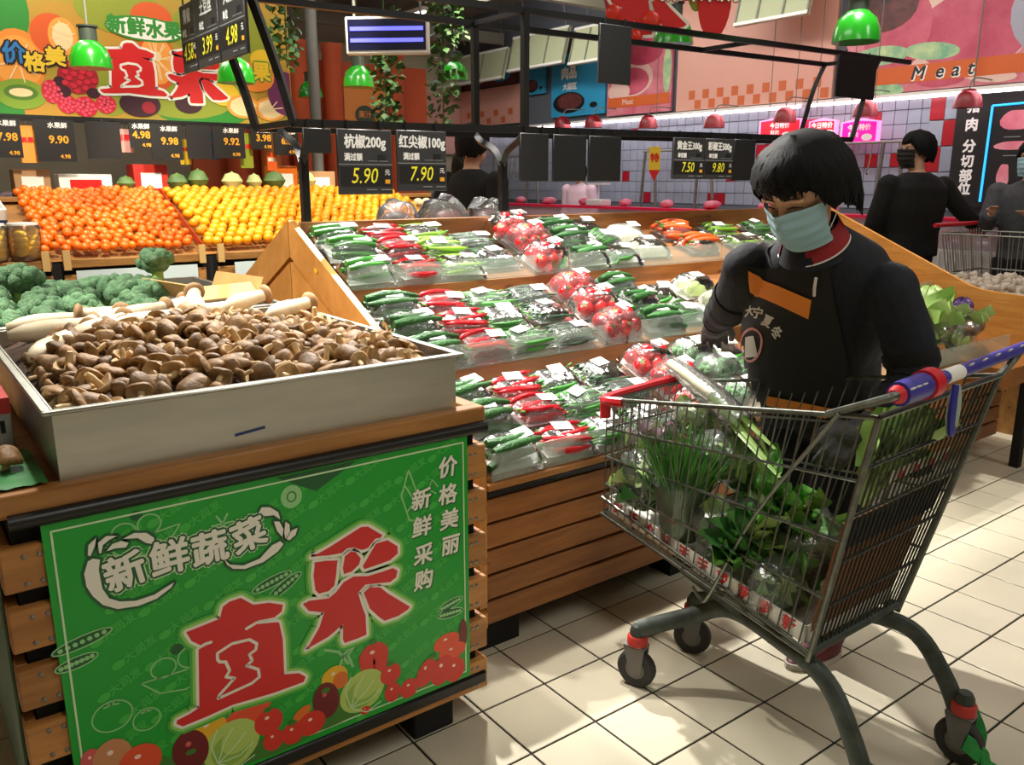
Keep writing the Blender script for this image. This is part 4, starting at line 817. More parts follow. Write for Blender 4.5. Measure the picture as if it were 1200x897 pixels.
# ---------------------------------------------------------------- what lies in the trolley
bot = lambda u, v: lerp(lerp(c['bFN'], c['bFF'], u), lerp(c['bRN'], c['bRF'], u), v)
t = thing('printed_tray', 'shallow white carton with red lettering lining the trolley floor', 'box', bot(.5, .5) + V((0, 0, .006)))
o_ = bot(.5, .5) + V((0, 0, .006)); up = V((0, 0, .042))
pts4 = [lerp(bot(.5, .5), bot(u, v), .95) - o_ + V((0, 0, .008)) for u, v in ((0, 0), (1, 0), (1, 1), (0, 1))]
mat('carton_white', '#e6e4dc', .6, var=.06, vs=9); mat('brown_card', '#8a5a34', .75, var=.2, vs=9)
MB().add(pts4, [(0, 1, 2, 3)]).bld('bottom', 'carton_white', t)
for i in range(4):
    a, b_ = pts4[i], pts4[(i + 1) % 4]; q = V((0, 0, .004)); n_ = (b_ - a).cross(V((0, 0, 1))).normalized() * .004
    MB().add([a, b_, b_ + up, a + up, a - n_, b_ - n_, b_ + up - n_, a + up - n_], [(0, 1, 2, 3), (4, 7, 6, 5), (3, 2, 6, 7)]).bld('side_wall', 'carton_white', t)
a, b_ = pts4[3], pts4[0]; d_ = (b_ - a); ang = d_.to_track_quat('X', 'Z')
outn = V((-1, 0, 0))
for i, ch in enumerate('新鲜蔬菜天天特价新鲜'):
    p = lerp(a, b_, .06 + i * .098) + V((-.0045, 0, .021)); xd = -(b_ - a).normalized() * 1; xd = (a - b_).normalized(); zd = V((0, 0, 1)); xd = (a - b_).normalized(); nd = xd.cross(zd)
    M = Matrix(((xd.x, 0, nd.x, p.x), (xd.y, 0, nd.y, p.y), (xd.z, 1, nd.z, p.z), (0, 0, 0, 1))); text(ch, .038, 'knob_red', t, M, .0014)
MB().add([gp(.06, .45, .02), gp(.94, .45, .02), gp(.94, .96, .02), gp(.06, .96, .02), gp(.06, .45, .024), gp(.94, .45, .024), gp(.94, .96, .024), gp(.06, .96, .024)], [(3, 2, 1, 0), (4, 5, 6, 7), (0, 1, 5, 4), (1, 2, 6, 5), (2, 3, 7, 6), (3, 0, 4, 7)]).bld('cardboard_sheet', 'brown_card', None, label='brown cardboard sheet standing against the trolley rear gate', cat='cardboard')
bagged('bagged_greens', 'bag of dark leafy greens at the front left of the trolley', 'vegetable', (.33, -.02, .42), (.075, .085, .085), 11, 'leaf_dark', 22)
bagged('bagged_greens', 'bag of broad green leaves lying in the middle of the trolley', 'vegetable', (.36, -.30, .38), (.10, .11, .075), 12, 'leaf_mid', 24, 1.2)
bagged('bagged_greens', 'bag of dark spinach at the trolley rear by the gate', 'vegetable', (.40, -.48, .375), (.13, .085, .09), 13, 'leaf_mid', 26, .5)
bagged('bagged_cabbage', 'clear bag with a round green cabbage beside the chives', 'vegetable', (.42, -.22, .54), (.085, .085, .075), 14, 'leaf_pale', 20, .2)
bagged('bagged_garlic', 'clear bag of purple garlic at the trolley front', 'vegetable', (.41, .04, .53), (.075, .05, .055), 15, 'garlic_purple' if mat('garlic_purple', '#8a4a78', .5, col2='#d8c8cc', vs=30) else 0, 14)
bagged('bagged_choy', 'bag of light stemmed bok choy at the trolley rear bottom', 'vegetable', (.29, -.50, .345), (.06, .09, .065), 16, 'leaf_mid', 20, 1.4)
# chives bundle
t = thing('chive_bundle', 'upright bundle of thin garlic chives in the trolley', 'chives', (.31, -.17, .40))
b = MB(); rq = random.Random(8)
for k in range(330):
    a = rq.uniform(0, 6.28); q = math.sqrt(rq.random()); x, y = .042 * q * math.cos(a), .045 * q * math.sin(a)
    dx, dy = rq.uniform(-.05, .05) + x * 1.4 + .02, rq.uniform(-.05, .05) + y * 1.4; L = rq.uniform(.18, .28)
    pth = curve([(x, y, 0), (x + dx * .2, y + dy * .2, L * .5), (x + dx, y + dy, L)], 2); b.tube(pth, [.0024] * (len(pth) - 1) + [.001], 4, cap=False)
b.bld('blades', mat('chive', '#4f8f2e', .4, col2='#356e20', vs=30), t)
MB().tube([(.04 * math.cos(k * PI / 8), .042 * math.sin(k * PI / 8), .05) for k in range(16)], .003, 5, closed=True).bld('tie_band', 'knob_red', t)
b = MB().lathe([(.052, 0), (.058, .05), (.066, .10), (.078, .15)], 18); b.v = [tuple(V(p) * (1 + .1 * noise.noise(V(p) * 22))) for p in b.v]; b.bld('sleeve', 'bag_film', t)
# leek lying across the rim
t = thing('leek', 'long leek with white shaft laid across the trolley', 'leek', (.565, .12, .775))
lk = [V(q) for q in ((.0, .0, 0), (-.055, -.12, -.01), (-.115, -.26, -.03), (-.165, -.40, -.075), (-.20, -.52, -.13))]
mat('leek_white', '#e2e0c8', .4, col2='#cfd0a8', vs=12); mat('leek_green', '#9dbc62', .42, col2='#6c9440', vs=9)
MB().tube(curve(lk[:3], 6), [.014] * 12 + [.016], 10).bld('shaft', 'leek_white', t)
for k in range(5):
    o2 = V(((k - 2) * .006, (k % 2) * .006, (k % 3) * .006)); pth = curve([lk[2], lk[3] + o2 * 2, lk[4] + o2 * 5 + V((0, .03 * (k - 2), -.01 * k))], 6)
    MB().tube(pth, [.015 - .0009 * i for i in range(len(pth))], 6, flat=.35).bld('leaf', 'leek_green', t)
MB().tube(curve([lk[0] + V((.01, .02, 0)), lk[1], lk[2], lk[3] + V((0, 0, .005))], 5), [.022, .024, .026, .027, .028, .03, .031, .032, .033, .034, .035, .036, .036, .036, .036, .036][:16], 12, cap=False).bld('bag', 'bag_film', t)
bagged('bagged_celtuce', 'bag of pale celtuce under the leek at the trolley front', 'vegetable', (.50, -.06, .60), (.08, .075, .06), 18, 'leaf_rib', 10, .7)

# loose greens
def greens(label, loc, n, L, m, seed, tilt, az):
    t = thing('leafy_greens', label, 'vegetable', loc, (0, 0, az)); r = random.Random(seed)
    for k in range(n):
        a = r.uniform(-.5, .5); el = tilt + r.uniform(-.45, .45); l = L * r.uniform(.75, 1.1); w_ = l * r.uniform(.34, .46)
        MB().tube([(0, 0, 0), (l * .25, 0, .004), (l * .55, 0, .0)], [.009, .007, .004], 6).bld('stalk', 'leaf_rib', t, (0, r.uniform(-.03, .03), r.uniform(0, .03)), (0, -el, a))
        MB().grid(lambda u, v: (l * (.35 + .65 * v), (u - .5) * w_ * math.sin(PI * (.10 + .88 * v)), .22 * w_ * (2 * u - 1) ** 2 - .10 * l * v * v + .006 * math.sin(11 * v + 9 * u)), 8, 9).bld('leaf', m, t, (0, r.uniform(-.03, .03), r.uniform(0, .03)), (r.uniform(-.5, .5), -el, a))
    return t
greens('loose leafy greens spilling over the trolley floor carton', (.34, -.33, .40), 14, .17, 'leaf_mid', 31, .5, -2.2)
greens('dark loose greens standing against the trolley near side', (.30, -.44, .39), 12, .17, 'leaf_dark', 32, .9, 1.9)
greens('bright loose greens at the trolley front below the chives', (.33, -.05, .44), 12, .15, 'leaf_dark', 33, .8, -1.2)
greens('pale stalks of greens leaning on the upper trolley gate', (.48, -.56, .56), 14, .26, 'leaf_pale', 34, 1.1, -.9)
greens('loose greens heaped behind the chive bundle', (.45, -.30, .45), 14, .19, 'leaf_mid', 35, .8, .8)
greens('broad pale green leaves lying at the trolley middle by the near side', (.28, -.36, .44), 10, .15, 'leaf_pale', 36, .3, -1.0)
greens('mid green loose greens at the trolley rear under the leek tips', (.42, -.42, .48), 14, .18, 'leaf_mid', 37, .7, -2.6)
# ---------------------------------------------------------------- people
from mathutils.bvhtree import BVHTree
mat('skin', '#e8b896', .5, var=.05, vs=20, sss=.08); mat('skin_far', '#c99a80', .6); mat('hair', '#060505', .7, var=.3, vs=40, spec=.25); mat('mask_blue', '#9fc6d2', .7); mat('mask_edge', '#dfeaea', .7)
mat('navy', '#0e131d', .8, var=.2, vs=30, bump=.2, bs=50); mat('black_cloth', '#0a0908', .85, var=.2, vs=24, bump=.25, bs=40); mat('apron', '#0d0a08', .7, var=.25, vs=14, bump=.15, bs=24); mat('orange_band', '#ff9630', .6); mat('collar_red', '#8f141a', .7); mat('piping', '#e4dcd8', .6)
mat('glove_grey', '#3b3b3a', .6, var=.25, vs=60, bump=.4, bs=120); mat('trouser', '#0d0d10', .85); mat('shoe_red', '#5e1620', .5); mat('sole', '#b8b2a6', .6); mat('lid_dark', '#1a100c', .6); mat('print_white', '#e2dfda', .6); mat('print_pink', '#d9908a', .6)
def fuse(mb, name, mats, voxel=.008, smooth=5, fac=.5):
    """melts the overlapping shapes into one continuous surface"""
    me = mb.mesh(name, mats, False); o = bpy.data.objects.new(name, me); COL.objects.link(o)
    m = o.modifiers.new('r', 'REMESH'); m.mode = 'VOXEL'; m.voxel_size = voxel
    s = o.modifiers.new('s', 'SMOOTH'); s.iterations = smooth; s.factor = fac
    dg = bpy.context.evaluated_depsgraph_get(); out = bpy.data.meshes.new_from_object(o.evaluated_get(dg)); bpy.data.objects.remove(o)
    out.shade_smooth(); out.name = name
    if not out.materials: out.materials.append(MATS[mats if isinstance(mats, str) else mats[0]])
    return out
def spine(mb, rows, axis, flat):
    """torso: rings (point, half width, half depth factor) with the shoulder axis given"""
    ax = V(axis).normalized(); n = 20; vs = []; N = len(rows)
    for i, (p, r, fl) in enumerate(rows):
        t = (V(rows[min(i + 1, N - 1)][0]) - V(rows[max(i - 1, 0)][0])).normalized(); x = (ax - t * ax.dot(t)).normalized(); y = t.cross(x)
        for k in range(n):
            a = 2 * PI * k / n; ca, sa = math.cos(a), math.sin(a); ca = math.copysign(abs(ca) ** .8, ca); vs.append(V(p) + x * ca * r + y * sa * r * fl)
    fs = [(i * n + k, i * n + (k + 1) % n, (i + 1) * n + (k + 1) % n, (i + 1) * n + k) for i in range(N - 1) for k in range(n)] + [tuple(range(n))[::-1], tuple((N - 1) * n + k for k in range(n))]
    mb.add(vs, fs); return mb
def head_frame(c_, fwd, up=(0, 0, 1)):
    f = V(fwd).normalized(); x = f.cross(V(up)).normalized(); u = x.cross(f)      # local x = viewer-left ear side, y = forward, z = up
    return Matrix(((x.x, f.x, u.x, c_[0]), (x.y, f.y, u.y, c_[1]), (x.z, f.z, u.z, c_[2]), (0, 0, 0, 1)))
def head_shape(mb, M, s=1.):
    mb.ell((0, -.012 * s, .025 * s), (.077 * s, .095 * s, .092 * s), 20, 14, M=M); mb.ell((0, .018 * s, -.045 * s), (.060 * s, .068 * s, .070 * s), 18, 12, M=M)
    mb.ell((0, .04 * s, -.085 * s), (.034 * s, .036 * s, .028 * s), 14, 10, M=M); mb.ell((0, .088 * s, -.022 * s), (.013 * s, .020 * s, .018 * s), 10, 8, M=M); mb.tube([(0, .080 * s, .018 * s), (0, .096 * s, -.018 * s)], [.008 * s, .012 * s], 8, M=M)
    for q in (-1, 1):
        mb.ell((q * .034 * s, .060 * s, -.018 * s), (.020 * s, .014 * s, .018 * s), 10, 8, M=M); mb.ell((q * .078 * s, -.012 * s, -.008 * s), (.010 * s, .020 * s, .032 * s), 10, 8, M=M); mb.ell((q * .034 * s, .072 * s, .032 * s), (.026 * s, .012 * s, .008 * s), 10, 8, M=M)
    return mb
def mask_mesh(M, s=1., drop=0.):
    def fn(u, v):
        a = (u - .5) * 2.35; z = .012 - .122 * v + drop; bulge = .112 - .008 * (2 * v - 1) ** 2 - .040 * max(0, v - .55)
        w_ = .087 - .014 * v; nose = .020 * math.exp(-((u - .5) / .10) ** 2) * (1 - v); pl = .0022 * math.sin(v * 26)
        return (math.sin(a) * w_ * s, (math.cos(a) * (bulge - .004) + nose + pl - .006) * s, z * s - .010 * abs(u - .5) * (1 - 2 * v) * s)
    return MB().grid(fn, 25, 22, M=M)
def hair_shell(M, s=1., fringe=.035, side=-.05, back=-.085, seed=1, puff=1.):
    """bowl of hair: shell over the skull, cut back over the face, with separate lock tips"""
    nu, nv = 48, 16; r = random.Random(seed)
    def low(a):                       # a = 0 at the face; how far the hair comes down
        f = abs(a)
        return fringe if f < .75 else (fringe + (side - fringe) * min(1, (f - .75) / .5) if f < 1.4 else side + (back - side) * min(1, (f - 1.4) / .8))
    def fn(u, v):
        a = (u - .5) * 2 * PI; zl = low(a) - .012 * abs(math.sin(a * 17 + seed)) - .006 * math.sin(a * 41)
        top = .135; z = top - (top - zl) * v; t = min(1, max(0, (top - z) / .125)); rad = math.sqrt(max(0, 1 - (1 - t) ** 2.3))
        wob = 1 + .03 * noise.noise(V((math.cos(a) * 3, math.sin(a) * 3, v * 2 + seed))) + .012 * math.sin(a * 23 + v * 3)
        rx, ry = .101 * puff * wob, .112 * puff * wob; tuck = 1 - .10 * max(0, (v - .75) / .25)
        return (math.sin(a) * rx * rad * tuck * s, (math.cos(a) * ry * rad * tuck - .014) * s, z * s)
    b = MB().grid(fn, nu, nv, M=M, closed_u=True)
    for k in range(150):
        u = (k + r.random()) / 150; ev = r.uniform(.9, 1.0) if k % 3 else 1.
        pth = [V(fn(u + .012 * math.sin(9 * v + k), v)) * (1.006 + .01 * math.sin(PI * v)) for v in (.0, .2, .4, .6, .8, ev)]; pth[-1] += V((0, 0, -.010 * s * r.random()))
        b.tube(pth, [.004 * s, .0075 * s, .008 * s, .0075 * s, .0065 * s, .0012 * s], 5, M=M, flat=.45)
    return b
def glove(wr, pal, fdir, side, curl=.6, s=1.):
    """fused hand: palm, four unequal bent fingers, thumb from the palm's side"""
    wr, pal = V(wr), V(pal); f = (pal - wr).normalized(); sd = V(side); sd = (sd - f * sd.dot(f)).normalized(); n = f.cross(sd)
    if V(fdir).dot(n) < 0: n = -n
    b = MB(); b.tube([wr - f * .03 * s, wr, pal], [.026 * s, .025 * s, .034 * s], 12, flat=.7); b.ell(tuple(pal), (.034 * s, .034 * s, .03 * s), 12, 8)
    kn = pal + f * .030 * s
    for i, L in enumerate((.062, .072, .067, .052)):
        o = kn + sd * (.027 - .018 * i) * s - f * abs(i - 1.2) * .004 * s; q = [o - f * .02 * s]; d = (f + sd * (.12 - .08 * i)).normalized()
        a = 0; p = o
        for j, frac in enumerate((.45, .32, .23)):
            q.append(p); a += curl * (.35 if j == 0 else 1.); p = p + (d * math.cos(a) + n * math.sin(a)) * L * frac * s
        q.append(p); b.tube(q, [.011 * s, .0105 * s, .0098 * s, .009 * s, .0072 * s], 8)
    th = pal + sd * .026 * s - f * .012 * s; b.tube([th - sd * .015 * s, th + sd * .014 * s + n * .008 * s + f * .012 * s, th + sd * .022 * s + n * .020 * s + f * .035 * s, th + sd * .018 * s + n * .032 * s + f * .054 * s], [.014 * s, .013 * s, .011 * s, .008 * s], 8)
    return b
def shoe(heel, toe, h=.06, w_=.042):
    heel, toe = V(heel), V(toe); d = (toe - heel); L = d.length; a = math.atan2(d.y, d.x)
    M = Matrix.Translation(heel) @ Matrix.Rotation(a, 4, 'Z')
    up = MB().grid(lambda u, v: ((-.02 + (L + .035) * (.5 - .5 * math.cos(PI * u))) , 0, 0) if False else ((L * .5 + (L * .56) * math.cos(2 * PI * u) * (1 - .25 * v ** 2)) - .07 * v ** 2 * (1 if True else 0), (w_ * (1 - .10 * math.cos(2 * PI * u))) * math.sin(2 * PI * u) * (1 - .45 * v ** 2.5), .014 + h * v - .55 * h * v * max(0, math.cos(2 * PI * u))), 20, 7, M=M, closed_u=True)
    so = MB().grid(lambda u, v: (L * .5 + L * .585 * math.cos(2 * PI * u), w_ * 1.08 * (1 - .10 * math.cos(2 * PI * u)) * math.sin(2 * PI * u), .018 * v), 20, 2, M=M, closed_u=True)
    so.f.append(tuple(range(20))); so.f.append(tuple(range(20, 40))); so.m += [0, 0]
    return up, so

# ---- the worker
WO = V((.80, -.25, 0))
wk = thing('person', 'worker in black apron, red collar and pale blue face mask sorting vegetables', 'person', WO)
def Wp(b, name, m, smooth=True): return b.bld(name, m, wk, -WO) if isinstance(b, MB) else place(b, name, wk, -WO)
HM = head_frame((.487, -.335, 1.268), (-.84, -.02, -.54))
AX = (-.12, .36, .045)
shA, shB = V((.545, -.150, 1.085)), V((.645, -.475, 1.055))
armA = [shA, V((.60, -.085, 1.015)), V((.675, .01, .945)), V((.745, .095, .905)), V((.80, .155, .875))]
armB = [shB, V((.672, -.525, .93)), V((.665, -.550, .835)), V((.605, -.540, .79)), V((.545, -.525, .758))]
rows = [((.82, -.23, .66), .155, .72), ((.785, -.208, .78), .180, .72), ((.742, -.222, .88), .186, .72), ((.705, -.265, .965), .187, .72), ((.66, -.305, 1.045), .182, .66), ((.61, -.318, 1.105), .158, .62), ((.575, -.325, 1.15), .095, .75), ((.555, -.328, 1.175), .062, .95)]
legA = [(.82, -.14, .70), (.80, -.14, .42), (.84, -.13, .09)]; legB = [(.80, -.33, .70), (.765, -.34, .42), (.735, -.37, .09)]
b = MB(); head_shape(b, HM); b.tube([(.575, -.325, 1.09), (.53, -.33, 1.165), (.505, -.333, 1.215)], [.055, .05, .052], 14)
spine(b, [(p, r * .9, f) for p, r, f in rows], AX, .6)
for a in (armA, armB): b.tube(curve(a, 4), [.046 - .0014 * i for i in range(17)], 10)
for l in (legA, legB): b.tube(curve(l, 5), [.075 - .0035 * i for i in range(11)], 12)
Wp(fuse(b, 'body', 'skin', .0045, 4), 'body', None)
b = MB(); spine(b, rows, AX, .6)
for a, s_ in ((armA, shA), (armB, shB)):
    pts_ = curve(a, 4)[:13]; b.tube(pts_, [.066, .065, .064, .063, .062, .060, .059, .058, .056, .054, .052, .05, .048], 12); b.ell(tuple(s_ + V((.01, 0, -.008))), (.07, .07, .066), 14, 10)
jm = fuse(b, 'jacket', 'navy', .008, 6); Wp(jm, 'jacket', None)
jb = BVHTree.FromPolygons([v.co.copy() for v in jm.vertices], [tuple(p.vertices) for p in jm.polygons])
for a, nm in ((armA, 'sleeve_cover'), (armB, 'sleeve_cover')):
    pts_ = curve(a, 4)[5:]; b = MB(); n = len(pts_); b.tube(pts_, [.063 + .006 * math.sin(2.4 * i) - .0026 * i for i in range(n)], 14, cap=False); Wp(b, nm, 'black_cloth')
b = MB()
for l in (legA, legB): b.tube(curve(l, 5), [.098 - .0036 * i for i in range(11)], 14)
b.ell((.815, -.235, .70), (.125, .165, .12), 18, 10); Wp(fuse(b, 'trousers', 'trouser', .01, 4), 'trousers', None)
for h_, t_ in (((.755, -.372, 0), (.585, -.345, 0)), ((.865, -.125, 0), (.70, -.10, 0))):
    u, s_ = shoe(h_, t_); Wp(u, 'shoe', 'shoe_red'); Wp(s_, 'shoe_sole', 'sole')
# face
Wp(mask_mesh(HM), 'face_mask', 'mask_blue')
def hl(p): return HM @ V(p)
for q in (-1, 1):
    Wp(MB().tube([hl((q * .016, .086, .016)), hl((q * .032, .084, .019)), hl((q * .050, .074, .013))], [.0012, .0028, .0012], 6), 'eyelid', 'lid_dark')
    Wp(MB().tube([hl((q * .014, .088, .037)), hl((q * .034, .085, .042)), hl((q * .054, .073, .036))], [.002, .0035, .0015], 6, flat=.6), 'eyebrow', 'hair')
    Wp(MB().tube(curve([hl((q * .074, .030, .006)), hl((q * .083, .005, .012)), hl((q * .088, -.020, .010))], 4), .0012, 5), 'mask_loop', 'mask_edge'); Wp(MB().tube(curve([hl((q * .066, .040, -.08)), hl((q * .082, .005, -.04)), hl((q * .088, -.022, .0))], 4), .0012, 5), 'mask_loop', 'mask_edge')
Wp(hair_shell(HM, 1.05, .056, -.012, -.09, 3, 1.05), 'hair', 'hair')
# gloves
Wp(fuse(glove((.80, .155, .875), (.845, .195, .842), (0, 0, -1), (.5, -.6, .2), .55, 1.12), 'glove', 'glove_grey', .004, 3), 'glove', None)
Wp(fuse(glove((.545, -.525, .758), (.495, -.508, .722), (-.3, .2, -1), (-.2, .7, .3), .5, 1.12), 'glove', 'glove_grey', .004, 3), 'glove', None)
# collar
CA0 = -PI / 2 - .55
NB = V((.556, -.328, 1.150)); cz = V((-.42, -.03, .9)).normalized(); cx_ = V(AX).normalized(); cx_ = (cx_ - cz * cx_.dot(cz)).normalized(); cyy = cz.cross(cx_)
def collar(u, v):
    a = (u - .5) * 2 * PI * .80 + CA0; r = .062 + .018 * (1 - v); return NB + cx_ * math.cos(a) * r * 1.06 + cyy * math.sin(a) * r * .98 + cz * (-.006 + .050 * v + .016 * math.cos(a - CA0))
CA = 0
def collar2(u, v):
    p = collar(u, v); return p
Wp(MB().tube([NB - cz * .03, NB + cz * .012, NB + cz * .045], [.085, .068, .058], 18, cap=False), 'neck_band', 'navy')
bcol = MB().grid(collar2, 40, 6); Wp(bcol, 'collar', 'collar_red')
Wp(MB().tube([collar(i / 39, 0) + cz * -.001 for i in range(40)], .0022, 5), 'collar_piping', 'piping')
# apron cut onto the jacket: outline points in the plane of the chest, pressed on from the front
AD = V((.832, .492, -.27)).normalized()
def press(p, off): 
    p = V(p); h = jb.ray_cast(p - AD * .45, AD); return (h[0] + h[1] * off) if h[0] else None
def patch(corner, nu, nv, off, name, m):
    tl, tr, br, bl = [V(q) for q in corner]; P = {}; b = MB(); idx = {}
    for j in range(nv):
        for i in range(nu):
            q = lerp(lerp(tl, tr, i / (nu - 1)), lerp(bl, br, i / (nu - 1)), j / (nv - 1)); r = press(q, off)
            if r: idx[i, j] = len(b.v); b.v.append(tuple(r))
    for j in range(nv - 1):
        for i in range(nu - 1):
            k = [(i, j), (i + 1, j), (i + 1, j + 1), (i, j + 1)]
            if all(q in idx for q in k) and max((V(b.v[idx[k[s]]]) - V(b.v[idx[k[(s + 1) % 4]]])).length for s in range(4)) < .06: b.f.append(tuple(idx[q] for q in k)); b.m.append(0)
    return Wp(b, name, m)
mid = V((.545, -.315, 1.02))
ex, ez = V((.801, -.599, 0)), V((0, 0, 1))
def ap(u, z): return mid + ex * u + ez * z
patch([ap(-.175, .095), ap(.065, .055), ap(.185, -.36), ap(-.185, -.36)], 26, 30, .009, 'apron', 'apron')
patch([ap(-.145, .080), ap(.030, -.005), ap(.025, -.048), ap(-.140, .038)], 20, 8, .013, 'orange_band', 'orange_band')
patch([ap(-.08, -.235), ap(.10, -.275), ap(.10, -.305), ap(-.08, -.262)], 14, 5, .013, 'orange_band', 'orange_band')
for w0, w1 in (((-.15, .095), (-.10, .16)), ((.055, .05), (.075, .13))):
    patch([ap(w0[0] - .016, w0[1]), ap(w0[0] + .016, w0[1]), ap(w1[0] + .016, w1[1]), ap(w1[0] - .016, w1[1])], 4, 10, .009, 'apron_strap', 'apron')
def press_text(ch, u, z, size, m, rot=0.):
    me = glyphs(ch, size, .0010); vs = []
    for v in me.vertices:
        x, y = v.co.x, v.co.y; c_, s_ = math.cos(rot), math.sin(rot); q = press(ap(u + x * c_ - y * s_, z + x * s_ + y * c_), .0115); vs.append(q or ap(u, z))
    for v, q in zip(me.vertices, vs): v.co = q
    me.materials.append(MATS[m]); place(me, 'lettering', wk, -WO)
for ch, u, z, r_ in zip('大宁夏冬', (-.135, -.110, -.083, -.058), (-.012, -.022, -.045, -.075), (-.1, -.3, -.5, -.7)): press_text(ch, u, z, .030, 'print_white', r_)
def press_line(pts, off, w_, name, m):
    q = [press(ap(*p), off) for p in pts]; q = [p for p in q if p]
    if len(q) > 2: Wp(MB().tube(q, w_, 5, flat=.4), name, m)
press_line([(-.130 + .033 * math.cos(t) * (1 + .15 * math.sin(t)), -.098 + .042 * math.sin(t)) for t in [k * 2 * PI / 18 for k in range(19)]], .011, .004, 'emblem_ring', 'print_pink')
patch([ap(-.146, -.075), ap(-.120, -.075), ap(-.108, -.128), ap(-.148, -.128)], 6, 8, .012, 'emblem', 'print_white'); press_text('品', -.127, -.108, .022, 'apron')
Wp(MB().tube(curve([V((.508, -.375, 1.075)), V((.513, -.37, 1.05)), V((.522, -.365, 1.03))], 3), .004, 6), 'zip_pull', 'piping')
FRUIT_SHAPES = [(-0.329, 2.089, 0.169, 0.2, 0, 's_orange'), (-0.33, 2.079, 0.143, 0.167, 0, 's_peel'), (-0.105, 2.271, 0.138, 0.136, 0, 's_deep'), (-0.043, 2.266, 0.091, 0.121, 0, 's_peel'), (-0.043, 2.266, 0.064, 0.088, 0, 's_cream'), (-0.34, 1.872, 0.154, 0.099, 0, 's_kiwi'), (-0.338, 1.883, 0.102, 0.05, 0, 's_kiwid'), (-0.338, 1.883, 0.071, 0.028, 0, 's_cream'), (0.024, 2.006, 0.132, 0.113, 0, 's_berry'), (-0.147, 1.9, 0.069, 0.078, 0, 's_rasp'), (-0.061, 1.821, 0.065, 0.062, 0, 's_rasp'), (0.051, 1.81, 0.078, 0.069, 0, 's_rasp'), (0.053, 1.827, 0.022, 0.023, 0, 's_berry'), (0.187, 1.834, 0.068, 0.064, 0, 's_rasp'), (0.182, 1.839, 0.022, 0.018, 0, 's_berry'), (-0.097, 1.97, 0.037, 0.034, 0, 's_plum'), (-0.073, 1.905, 0.043, 0.039, 0, 's_plum'), (0.111, 1.904, 0.044, 0.035, 0, 's_plum'), (0.551, 2.449, 0.143, 0.103, 0, 's_deep'), (0.558, 2.149, 0.139, 0.199, 0, 's_deep'), (0.565, 2.161, 0.115, 0.17, 0, 's_peel'), (0.567, 2.185, 0.03, 0.035, 0, 's_cream'), (0.417, 1.846, 0.143, 0.089, 0, 's_plum'), (0.474, 1.825, 0.048, 0.042, 0, 's_berry'), (0.763, 1.864, 0.101, 0.067, 0, 's_plum'), (0.815, 1.879, 0.031, 0.03, 0, 's_berry'), (1.032, 1.952, 0.12, 0.087, 0, 's_yel'), (1.178, 1.866, 0.13, 0.089, 0, 's_peel'), (1.178, 1.866, 0.102, 0.07, 0, 's_cream'), (1.397, 1.858, 0.128, 0.09, 0, 's_peel'), (1.397, 1.858, 0.099, 0.071, 0, 's_cream'), (1.526, 1.981, 0.144, 0.168, 0, 's_plum2'), (1.29, 2.094, 0.152, 0.113, 0, 's_orange'), (1.368, 2.225, 0.111, 0.076, 0, 's_yel')]
FRUIT_BACK = [(-0.399, 2.399, 0.169, 0.261, 0, 's_leaf'), (-0.478, 1.756, 0.15, 0.077, 0, 's_leaf'), (0.228, 1.963, 0.149, 0.207, 0, 's_lime'), (0.87, 1.789, 0.331, 0.074, 0, 's_leaf'), (1.08, 2.385, 0.405, 0.242, 0, 's_lime'), (0.731, 1.995, 0.452, 0.24, 0, 's_lime'), (0.337, 2.482, 0.291, 0.168, 0, 's_lime')]
# ---------------------------------------------------------------- citrus stand across the aisle
wood('crate_x', '#a87840', '#7c5528', (.6, 5, 5)); mat('stub', '#c9a56a', .6)
OX0, OX1, OY, OZ_ = -1.5, 2.75, 4.0, .85
st = thing('citrus_stand', 'long wooden fruit stand heaped with mandarins and oranges across the aisle', 'display stand', (.6, OY, 0))
def O(b, name, m, **k): return b.bld(name, m, st, (-.6, -OY, 0), **k)
O(MB().box(OX0, OX1, OY + .03, OY + 1.0, 0, OZ_ - .02), 'core', 'dark_inside')
O(MB().add([(OX0, OY + .03, OZ_ - .01), (OX1, OY + .03, OZ_ - .01), (OX1, OY + 1.0, 1.20), (OX0, OY + 1.0, 1.20)], [(0, 1, 2, 3)]), 'sloped_floor', 'crate_x')
for x0, x1 in ((OX0, -.46), (-.40, .42), (.50, 1.6), (1.66, OX1)):
    O(MB().box(x0, x1, OY - .01, OY + .03, OZ_ - .05, OZ_, b=.004), 'front_lip', 'crate_x')
    for k in range(4): O(MB().box(x0, x1, OY, OY + .02, .15 + k * .16, .28 + k * .16, b=.003), 'slat', 'crate_x')
for x in (-.49, -.38, .40, .52, 1.58, 1.68): O(MB().box(x - .02, x + .02, OY - .02, OY + .0, OZ_ - .06, OZ_ + .055), 'stub', 'stub')
mat('melon_red', '#c8282c', .5); mat('melon_rind', '#3f7a4a', .5); mat('poster_sky', '#cfe0e8', .5)
for x0, x1 in ((-.95, -.52), (-.34, .36), (.60, .98)):
    o = MB().box(x0 - .6, x1 - .6, -.026, -.021, .50, .785).bld('front_poster', 'poster_sky', st)
    cx_ = (x0 + x1) / 2 - .6 - .08
    shape2d([[(cx_ - .045, .64), (cx_ + .045, .64), (cx_ + .008, .71), (cx_ - .008, .71)]], 'melon_red', o, facing(0, -.0275, 0), name='printed_melon'); shape2d([[(cx_ - .05, .64), (cx_ + .05, .64), (cx_ + .042, .625), (cx_ - .042, .625)]], 'melon_rind', o, facing(0, -.0275, 0), name='printed_melon'); shape2d([disc(cx_ + .0, .57, .03)], 'melon_red', o, facing(0, -.0275, 0), name='printed_melon')
